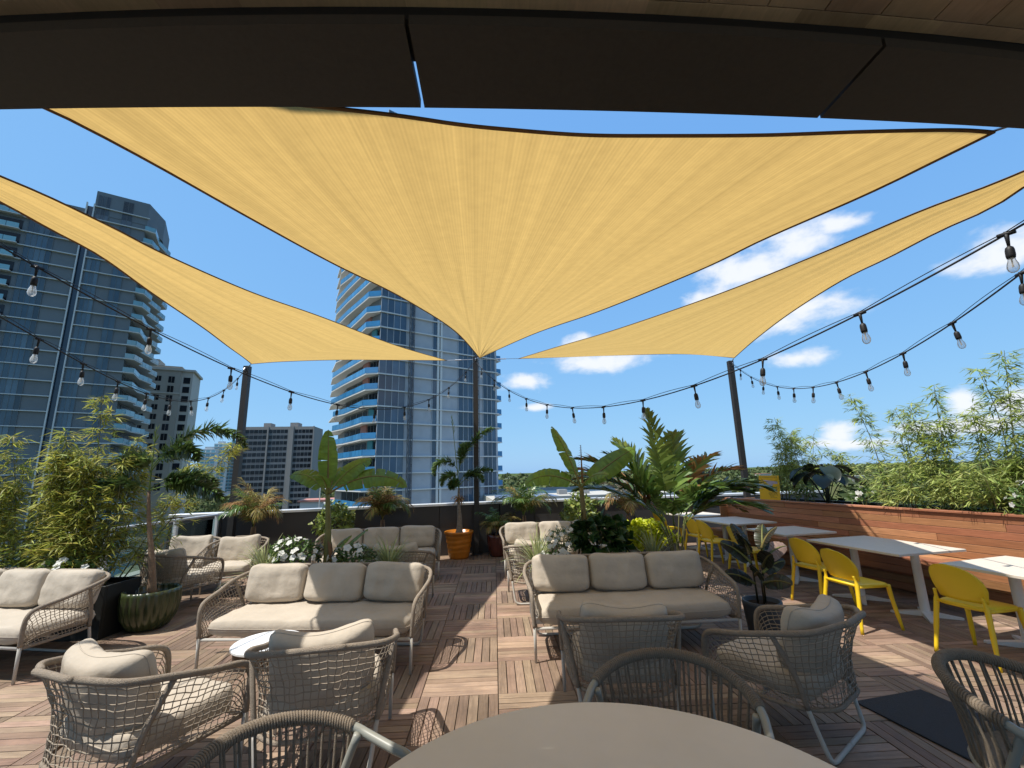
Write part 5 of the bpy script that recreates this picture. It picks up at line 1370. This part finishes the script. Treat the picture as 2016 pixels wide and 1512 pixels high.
class Tower:
    """Local frame: s runs along the street front to the right, t runs back to the left, from the near corner."""
    def __init__(q, name, corner, label):
        q.c = Vector((*corner, 0)); q.e1 = Vector((.842, .540, 0)).normalized(); q.e2 = Vector((-q.e1.y, q.e1.x, 0))
        q.root = empty(name, q.c, math.atan2(q.e1.y, q.e1.x), label, 'building')
    def st(q, ratio, y): p = Vector((ratio * y, y, 0)) - q.c; return (p.dot(q.e1), p.dot(q.e2))


def repeat(src, parent, zs):
    for z_ in zs:
        o = src.copy(); col.objects.link(o); o.location.z = z_
        for ch in list(src.children):
            d = ch.copy(); col.objects.link(d); d.parent = o


def rail_on(parent, pts, h, m, z0=.15):
    b_ = MB()
    for a, c in zip(pts, pts[1:]):
        a, c = Vector((*a, 0)), Vector((*c, 0)); d = (c - a); L = d.length; d.normalize(); n_ = Vector((-d.y, d.x, 0)) * .04; k = max(1, int(L / 1.6))
        for i in range(k):
            p, r_ = a + d * (L * i / k + .04), a + d * (L * (i + 1) / k - .04)
            b_.add([p - n_ + Vector((0, 0, z0)), r_ - n_ + Vector((0, 0, z0)), r_ + n_ + Vector((0, 0, z0)), p + n_ + Vector((0, 0, z0)), p - n_ + Vector((0, 0, z0 + h)), r_ - n_ + Vector((0, 0, z0 + h)), r_ + n_ + Vector((0, 0, z0 + h)), p + n_ + Vector((0, 0, z0 + h))],
                   [(0, 3, 2, 1), (4, 5, 6, 7), (0, 1, 5, 4), (1, 2, 6, 5), (2, 3, 7, 6), (3, 0, 4, 7)])
    return b_.build('railing', m, parent)


def glass_bay(parent, s0, s1, z0, z1, mats, k, mull=.10, depth=.0):
    """One storey of curtain glass: panes and their mullions."""
    b_ = MB(); w = (s1 - s0) / k
    for i in range(k):
        b_.box((s0 + i * w + mull / 2, depth + .05, z0), (s0 + (i + 1) * w - mull / 2, depth + .12, z1), 0)
    for i in range(k + 1):
        b_.box((s0 + i * w - mull / 2 + .001, depth - .02, z0), (s0 + i * w + mull / 2 - .001, depth + .13, z1), 1)
    return b_.build('window', mats, parent)


# ---- middle tower: white slabs, blue balcony glass, a builder's hoist on its front
T = Tower('balcony_tower', (-21.4, 80.0), 'tall tower with white slabs and blue balcony glass, a construction hoist on its front')
FH = 3.06; zb = EYE.z - 2.72 - 6 * FH; NF = 32
ZS = [zb + FH * k for k in range(NF)]
tr = T.root
mb = MB(); mb.box((0.3, .35, GZ), (26.4, 20, zb + FH * NF)); mb.build('wall', MT['t_inner'], tr)
for s0, s1 in ((6.95, 11.0), (13.1, 16.8), (21.1, 22.8), (5.3, 6.25), (26.05, 26.5)):
    mb = MB(); mb.box((s0, .12, GZ), (s1, .34, zb + FH * NF - .01)); mb.build('wall_panel', MT['t_panel'], tr)
for s0, s1 in ((11.95, 12.4), (12.65, 13.1)):
    mb = MB(); mb.box((s0, -.15, GZ), (s1, .33, zb + FH * NF - .02)); mb.build('pilaster', MT['slab'], tr)
for s0, s1, k in ((0.15, 5.3, 4), (6.3, 6.95, 1), (11.0, 11.95, 1), (16.85, 20.3, 3), (22.85, 26.0, 3)):
    g0 = glass_bay(tr, s0, s1, .22, FH, [MT['t_glass'], MT['t_panel']], k); g0.location.z = ZS[0]; repeat(g0, tr, ZS[1:])
mb = MB(); mb.box((-.1, -.28, 0), (26.7, .30, .22)); o = mb.build('floor_slab', MT['slab'], tr, loc=(0, 0, ZS[0])); repeat(o, tr, ZS[1:])
# wavy balcony side on the left
side_a = [(0, -.1), T.st(-.2965, 80.3), T.st(-.338, 88.5), T.st(-.347, 90.5), T.st(-.372, 97.5), T.st(-.375, 104)]
side_b = [(0, -.1), T.st(-.300, 80.6), T.st(-.312, 83.5), T.st(-.340, 90.5), T.st(-.366, 95.0), T.st(-.375, 104)]
inner = [(.3, .4), T.st(-.287, 82.8), T.st(-.338, 93.5), T.st(-.352, 104)]
mb = MB(); mb.prism(inner + [(26, 19), (3, 3)][:1], GZ, zb + FH * NF - .03); mb.build('lanai_wall', MT['t_inner'], tr)
def lane(pts, lo, hi, m, z0, z1, name, off=.06):
    b_ = MB(); a, c = Vector((*pts[0], 0)), Vector((*pts[1], 0)); d = c - a; n_ = Vector((-d.y, d.x, 0)).normalized()
    if n_.x > 0: n_ = -n_
    p, r_ = a + d * lo, a + d * hi
    b_.add([v + n_ * q + Vector((0, 0, z_)) for z_ in (z0, z1) for q in (-.02, off) for v in (p, r_)], [(0, 1, 3, 2), (4, 6, 7, 5), (0, 4, 5, 1), (2, 3, 7, 6), (0, 2, 6, 4), (1, 5, 7, 3)])
    return b_.build(name, m, tr)
for k, z_ in enumerate(ZS):
    pts = side_a if (k // 3) % 2 == 0 else side_b
    mb = MB(); mb.prism(pts + [(8, 14), (.3, .4)], 0, .26); o = mb.build('balcony', MT['slab'], tr, loc=(0, 0, z_))
    rail_on(o, pts[:5], 1.08, MT['t_rail'], .26)
    if k < 16:
        for a, c in ((.05, .3), (.36, .62), (.68, .95)): q = lane(inner[0:2], a, c, MT['dark_win'], .30, 2.75, 'window'); q.location.z = z_
        for a, c in ((.03, .2), (.24, .46), (.5, .72), (.76, .97)): q = lane(inner[1:3], a, c, MT['dark_win'], .30, 2.75, 'window'); q.location.z = z_
    if k in (6, 9, 12, 13, 16): q = lane((inner[1], inner[2]), .0, .22, MT['coral'], .27, 3.0, 'accent_panel', .3); q.location.z = z_
    if k in (8, 10, 15): q = lane((inner[0], inner[1]), .3, .8, MT['teal'], .27, 3.0, 'accent_panel', .3); q.location.z = z_
mb = MB(); mb.box((26.5, .6, 0), (28.0, 5.5, .22)); o = mb.build('balcony', MT['slab'], tr, loc=(0, 0, ZS[0])); rail_on(o, [(26.7, .66), (27.95, .66), (27.95, 5.4)], 1.05, MT['t_rail'], .22); repeat(o, tr, ZS[1:])
for s0, wd in ((5.78, .75), (20.7, .55)):
    b_ = MB(); H0, H1 = GZ, zb + FH * (26 if s0 < 10 else 20)
    for a in (0, 1):
        for c in (0, 1): b_.box((s0 + a * wd - .05, -.45 - c * wd - .05, H0), (s0 + a * wd + .05, -.45 - c * wd + .05, H1))
    z_ = H0; k = 0
    while z_ < H1 - 1.5:
        b_.tube([(s0 + (k % 2) * wd, -.45 - wd, z_), (s0 + ((k + 1) % 2) * wd, -.45 - wd, z_ + 1.5)], .045, 4)
        b_.tube([(s0, -.45 - (k % 2) * wd, z_), (s0, -.45 - ((k + 1) % 2) * wd, z_ + 1.5)], .045, 4)
        b_.box((s0, -.47 - wd, z_), (s0 + wd, -.43 - wd, z_ + .07)); z_ += 1.5; k += 1
    b_.build('hoist_mast', MT['mast'], tr)
mb = MB(); mb.box((7, 3, zb + FH * NF), (15, 12, zb + FH * NF + 2.6)); mb.build('roof_house', MT['t_panel'], tr)
mb = MB(); mb.tube([(17, 4, zb + FH * NF), (17, 4, zb + FH * NF + 3)], .25, 4); mb.tube([(2, 4, zb + FH * NF + .6), (4.5, 4, zb + FH * NF + 2.4)], .3, 4); mb.build('crane_stub', MT['mast'], tr)

# ---- left tower: steel-grey front with a recessed joint, sawtooth balconies on its right flank
T = Tower('grey_glass_tower', (-81.7, 95.0), 'huge grey blue glass tower on the left with thin white floor lines and sawtooth balconies'); tl = T.root
FH2 = 3.10; zb2 = EYE.z - 1.3 - 7 * FH2; NF2 = 28; ZS2 = [zb2 + FH2 * k for k in range(NF2)]
TOP_R, TOP_L = 66.2, 61.5
mb = MB(); mb.box((-8.0, .4, GZ), (1.0, 26, TOP_R)); mb.build('wall', MT['t_panel_l'], tl)
mb = MB(); mb.box((-44, .4, GZ), (-9.2, 26, TOP_L)); mb.build('wall', MT['t_panel_l'], tl)
mb = MB(); mb.box((-9.19, .75, GZ), (-8.01, 20, TOP_L + 1)); mb.build('joint', MT['t_glass'], tl)
for s0 in (-9.32, -8.12):
    mb = MB(); mb.box((s0, -.05, GZ), (s0 + .22, .38, TOP_L + 1.5)); mb.build('joint_trim', MT['slab_l'], tl)
zr = [z_ for z_ in ZS2 if z_ < TOP_R - 3]; zl = [z_ for z_ in ZS2 if z_ < TOP_L - 3]
mb = MB(); mb.box((-7.9, -.10, 0), (1.6, .42, .17)); o = mb.build('floor_slab', MT['slab_l'], tl, loc=(0, 0, ZS2[0])); repeat(o, tl, [z_ for z_ in ZS2 if z_ < TOP_R][1:])
mb = MB(); mb.box((-44.2, -.10, 0), (-9.33, .42, .17)); o = mb.build('floor_slab', MT['slab_l'], tl, loc=(0, 0, ZS2[0])); repeat(o, tl, [z_ for z_ in ZS2 if z_ < TOP_L][1:])
for s0, s1, k in ((-7.6, -5.5, 3), (-3.3, -1.5, 2)):
    g0 = glass_bay(tl, s0, s1, .17, FH2, [MT['t_glass_l'], MT['t_panel_l']], k, .06, .25); g0.location.z = ZS2[0]; repeat(g0, tl, zr[1:])
for s0, s1, k in ((-17.2, -13.2, 5), (-30, -26, 5)):
    g0 = glass_bay(tl, s0, s1, .17, FH2, [MT['t_glass_l'], MT['t_panel_l']], k, .06, .25); g0.location.z = ZS2[0]; repeat(g0, tl, zl[1:])
for s0, s1 in ((-25.5, -18.0),):
    mb = MB(); mb.box((s0, .28, .17), (s1, .39, 2.4)); o = mb.build('window', MT['dark_win'], tl, loc=(0, 0, ZS2[0])); repeat(o, tl, zl[1:])
    mb = MB(); mb.box((s0, -.9, 0), (s1, .27, .165)); o = mb.build('balcony', MT['slab_l'], tl, loc=(0, 0, ZS2[0] + .001)); rail_on(o, [(s0 + .1, -.86), (s1 - .1, -.86)], 1.0, MT['t_rail_l'], .17); repeat(o, tl, zl[1:])
saw = [(1.0, .0), (2.6, .35), T.st(-.8045, 100.6), T.st(-.812, 101.6), T.st(-.781, 107.8), T.st(-.789, 109), T.st(-.768, 114)]
saw2 = [(1.0, .0), (2.9, .5), T.st(-.809, 101.4), T.st(-.806, 102.6), T.st(-.777, 108.4), T.st(-.781, 110), T.st(-.767, 114)]
inn = [(1.0, .5), T.st(-.835, 100.2), T.st(-.809, 107.2), T.st(-.795, 115)]
mb = MB(); mb.prism(inn + [(0, 25), (0, .5)], GZ, TOP_R - .05); mb.build('flank_wall', MT['t_panel_l'], tl)
for k, z_ in enumerate([z_ for z_ in ZS2 if z_ < TOP_R - 5]):
    pts = saw if k % 4 < 2 else saw2
    mb = MB(); mb.prism(pts + [(-1, 24), (-1, .45)], 0, .24); o = mb.build('balcony', MT['slab_l'], tl, loc=(0, 0, z_ + .002)); rail_on(o, pts[:7], 1.02, MT['t_rail_l'], .24)
    if k < 19:
        for (a, c, seg) in ((.1, .5, 0), (.6, .95, 0), (.05, .45, 1), (.55, .95, 1)):
            q = lane(inn[seg:seg + 2], a, c, MT['dark_win'], .28, 2.7, 'window'); q.parent = tl; q.location.z = z_
mb = MB(); mb.prism([(-8, .3), (1.2, .3), T.st(-.800, 103), T.st(-.784, 112), (-8, 24)], TOP_R - 5.4, TOP_R + .2); mb.build('roof_parapet', MT['t_panel_l'], tl)

# ---- beige condominium behind the left tower
cd = empty('beige_condominium', (-103, 140, 0), R(24), 'beige condominium tower with small square windows behind the grey tower', 'building')
mb = MB(); mb.box((-12, 0, GZ), (2.6, 14, 38)); mb.box((-10, 2, 38), (-4, 9, 40.4)); mb.build('wall', MT['beige'], cd)
mb = MB(); mb.box((2.6, .6, GZ), (5.6, 13, 36.5)); mb.build('wing_wall', MT['beige2'], cd)
mb = MB(); mb.box((-12.4, -.4, 36.6), (3.0, 14, 37.4)); mb.box((2.2, .1, 36.51), (6.2, 13.4, 37.2)); mb.box((-12.2, -.2, 29.0), (2.8, 14, 29.4)); mb.build('cornice', MT['beige2'], cd)
wm_ = None
for k in range(12):
    z_ = 34.6 - 3.05 * k
    for x, w, h in ((-9.6, 1.4, 1.6), (-6.4, 1.4, 1.6), (-3.2, 1.5, 1.7), (.2, 1.6, 2.1)):
        b_ = MB(); b_.box((x - w / 2, -.06, z_ - h), (x - .06, -.001, z_)); b_.box((x + .06, -.06, z_ - h), (x + w / 2, -.001, z_)); b_.box((x - w / 2 - .12, -.05, z_ - h - .15), (x + w / 2 + .12, -.001, z_ - h - .01), 1)
        b_.build('window', [MT['dark_win'], MT['beige2']], cd)
    b_ = MB(); b_.box((3.2, .54, z_ - 2.0), (5.0, .599, z_)); b_.build('window', MT['dark_win'], cd)

# ---- slab office block with dark ribbon windows
of = empty('office_block', (-110.5, 229, 0), R(6), 'concrete office block with dark ribbon windows between pale fins', 'building')
mb = MB(); mb.box((-17, 0, GZ), (17, 16, 28)); mb.box((-9, 3, 28), (-5.5, 9, 30.2)); mb.box((4, 3, 28), (8, 9, 30.4)); mb.build('wall', MT['office'], of)
for k in range(15):
    z_ = 26.6 - 2.95 * k
    for x0, x1 in ((-16.4, -5.9), (-5.0, 4.2), (7.4, 16.4)):
        b_ = MB(); n = 5
        for i in range(n):
            w = (x1 - x0) / n; b_.box((x0 + i * w + .08, -.05, z_ - 2.0), (x0 + (i + 1) * w - .12, -.001, z_ - .15)); b_.box((x0 + i * w + .08, -.04, z_ - 2.85), (x0 + (i + 1) * w - .12, -.001, z_ - 2.08), 1)
        b_.build('window', [MT['dark_win'], MT['office_grey']], of)
for x in (-5.45, 5.8, -17.2, 16.8):
    mb = MB(); mb.box((x - .35 if abs(x) < 16 else x - .2, -.5, GZ), (x + .35 if x < 5 else (x + 1.2 if x < 16 else x + .3), -.06, 28.2)); mb.build('fin', MT['office'], of)

# ---- slim white towers far off
for (rt_, w, h, y, lab) in ((-.634, 11, 27.5, 380, 'leftmost and lowest of the distant pale towers'), (-.608, 10, 33.5, 400, 'middle distant white tower with banded balconies'), (-.578, 12, 36, 420, 'distant pale blue tower beside the left post')):
    e = empty('distant_tower', (rt_ * y, y, 0), R(18), lab, 'building', 'distant pale towers'); blue = 'blue' in lab
    mb = MB(); mb.box((-w / 2, 0, GZ), (w / 2, w * .8, h)); mb.box((-w / 4, 1, h), (w / 4, 5, h + 2)); mb.build('wall', MT['slab' if not blue else 't_rail_l'], e)
    k = 0; z_ = h - 1
    while z_ > GZ + 12:
        b_ = MB()
        for i in range(3): b_.box((-w / 2 + w * (i + .12) / 3, -.05, z_ - 1.7), (-w / 2 + w * (i + .88) / 3, -.002, z_))
        b_.build('window', MT['t_rail_l' if not blue else 't_panel_l'], e)
        b_ = MB(); b_.box((-w / 2 - .3, -.9, z_ - 2.1), (w / 2 + .3, -.051, z_ - 1.75)); b_.build('balcony', MT['slab'], e); z_ -= 3.1

# ---- low roofs just beyond the parapet
lr = empty('low_flat_roof', (14, 62, 0), R(6), 'neighbouring low building with a pale flat roof and a blue tarpaulin', 'building')
mb = MB(); mb.box((-13, 8, GZ), (26, 44, -2.6)); mb.build('wall', MT['beige2'], lr)
mb = MB(); mb.box((-13.2, 7.8, -2.59), (26.2, 8.2, -2.0)); mb.box((-13.2, 43.8, -2.59), (26.2, 44.2, -1.9)); mb.build('roof_parapet', MT['roof'], lr)
mb = MB(); mb.box((-12, 9, -2.59), (-2, 20, -2.2)); mb.build('tarpaulin', MT['roof_blue'], lr)
mb = MB(); mb.box((9.2, 11, -2.59), (12.4, 16, .15)); mb.build('roof_house', MT['beige'], lr)
mb = MB(); mb.box((11.3, 10.94, -2.3), (12.0, 10.999, -.6)); mb.build('door', MT['dark_win'], lr)
for k, (x, w) in enumerate(((-6, 2.2), (1.0, 1.6), (4.5, 2.6), (16, 2.0), (20, 3))):
    mb = MB(); mb.box((x, 24, -2.59), (x + w, 26, -1.7)); mb.build('roof_vent', MT['roof'], lr)
lw = empty('low_white_house', (-46, 118, 0), R(10), 'low white roofed house between the office block and the balcony tower', 'building')
mb = MB(); mb.box((-4, 0, GZ), (5, 9, -4.4)); mb.build('wall', MT['slab'], lw)
mb = MB(); mb.box((-4.5, -.6, -4.39), (5.5, 9.4, -3.9)); mb.build('roof', MT['coral'], lw)
fp = empty('flag_pole', (-43, 112, GZ), label='thin white pole beside the balcony tower', cat='pole'); mb = MB(); mb.tube([(0, 0, 0), (0, 0, 22)], .12, 6); mb.build('shaft', MT['slab'], fp)


# ---- trees: single ones near, then the wooded plain out to the horizon
def crown_mesh(r_, h, n, q, seed):
    b_ = MB(); rg = random.Random(seed)
    for k in range(n):
        z_ = rg.uniform(-.6, 1); a = rg.uniform(0, 6.283); rr = math.sqrt(1 - z_ * z_) * (0.8 + 0.3 * math.sin(3 * a + seed)) * rg.uniform(.55, 1) ** .4
        p = Vector((rr * r_ * math.cos(a), rr * r_ * math.sin(a), h * .5 * z_)); s_ = q * rg.uniform(.6, 1.4)
        d = (p.normalized() + Vector((rg.uniform(-.7, .7), rg.uniform(-.7, .7), rg.uniform(-.3, .7)))).normalized(); u = d.orthogonal().normalized(); v = d.cross(u)
        b_.add([p + u * s_, p + v * s_ * .8, p - u * s_ * .9, p - v * s_ * .7], [(0, 1, 2, 3)])
    return b_
rg = random.Random(21)
spots = [(-.575, 215, 12), (-.60, 190, 11), (-.655, 205, 12), (-.68, 230, 13), (-.63, 240, 14), (-.70, 215, 12), (-.545, 200, 9), (-.44, 150, 8), (-.41, 140, 8), (-.50, 160, 8), (.06, 190, 10), (.11, 230, 11), (.16, 210, 10), (.05, 140, 9), (.21, 240, 12), (.42, 210, 11), (.5, 230, 12), (.6, 200, 11), (.78, 190, 12), (.9, 220, 12), (1.05, 180, 12), (1.18, 200, 13)]
kinds_ = ['round crowned', 'spreading', 'flat topped', 'ragged', 'dense', 'loose']
for k, (rt_, y, h) in enumerate(spots):
    e = empty('broadleaf_tree', (rt_ * y, y, GZ), label='green tree beyond the parapet, ' + ('left of the office block' if rt_ < -.53 else 'between the office block and the balcony tower' if rt_ < -.3 else 'between the balcony tower and the big palm' if rt_ < .3 else 'beyond the bench'), cat='tree', group='single trees beyond the parapet')
    b_ = MB(); b_.tube([(0, 0, 0), (.2, .1, h * .4), (.0, .3, h * .75)], [.45, .32, .12], 7); b_.tube([(.1, .1, h * .4), (1.6, .4, h * .72)], [.22, .08], 5); b_.tube([(.1, .1, h * .42), (-1.5, -.3, h * .7)], [.2, .08], 5); b_.build('trunk', MT['trunk'], e)
    c_ = crown_mesh(h * .52, h * .62, 420, .55, k); o = c_.build('crown', MT['forest'], e, loc=(0, 0, h * .72))
fo = MB()
proto = [crown_mesh(5.5, 7.5, 46, 1.6, 100 + k) for k in range(5)]
for k in range(3000):
    y = 150 * (16 ** rg.random()); rt_ = rg.uniform(-1.25, 1.75); x = rt_ * y
    if y < 270 and (-.86 < rt_ < .02): continue
    if y < 130 and 0 < rt_ < .6: continue
    if 330 < y < 440 and -.7 < rt_ < -.55: continue
    s_ = rg.uniform(.8, 1.5) * (1 + y / 2200); z_ = GZ + 3.2 * s_ + rg.uniform(0, 3) + (y / 700) * rg.uniform(0, 2.2) + (max(0, rt_ - .5) * y * .006)
    pr = rg.choice(proto); a = rg.uniform(0, 6.28); ca_, sa_ = math.cos(a), math.sin(a)
    fo.add([(x + s_ * (p[0] * ca_ - p[1] * sa_), y + s_ * (p[0] * sa_ + p[1] * ca_), z_ + s_ * p[2]) for p in fo.v[:0] + pr.v], pr.f)
tag(fo.build('forest', MT['forest']), 'wooded plain beyond the buildings reaching to the horizon', kind='stuff')
hl = MB(); n = 90
for i in range(n + 1):
    a = -1.3 + 2.6 * i / n; y = 2900; x = math.tan(a * .62) * y * 1.05
    h = 19.0 + 5 * nz(i * .23, 1.0) + 3 * nz(i * .9, 4.0) + max(0, x / y - .6) * 16
    hl.v += [(x, y, GZ), (x, y + 20, GZ + h), (x, y + 700, GZ + h * .9)]
for i in range(n):
    for j in range(2): a = 3 * i + j; hl.f.append((a, a + 3, a + 4, a + 1)); hl.m.append(0)
tag(hl.build('hills', MT['forest'], smooth=True), 'low wooded rise along the horizon', kind='structure')
for k in range(12):
    rt_ = rg.choice([rg.uniform(.04, .34), rg.uniform(.5, 1.3), rg.uniform(-.72, -.55)]); y = rg.uniform(260, 700); w, d_, h = rg.uniform(8, 22), rg.uniform(8, 14), rg.uniform(8, 14)
    e = empty('far_house', (rt_ * y, y, GZ), R(rg.uniform(-30, 30)), 'small pale house among the distant trees', 'house', 'small pale houses among the distant trees')
    b_ = MB(); b_.box((-w / 2, -d_ / 2, 0), (w / 2, d_ / 2, h)); b_.build('wall', MT[rg.choice(['slab', 'beige2', 'roof'])], e)
    b_ = MB(); b_.box((-w / 2 - .4, -d_ / 2 - .4, h + .01), (w / 2 + .4, d_ / 2 + .4, h + .5)); b_.build('roof', MT[rg.choice(['roof', 'slab', 'coral', 'beige2'])], e)
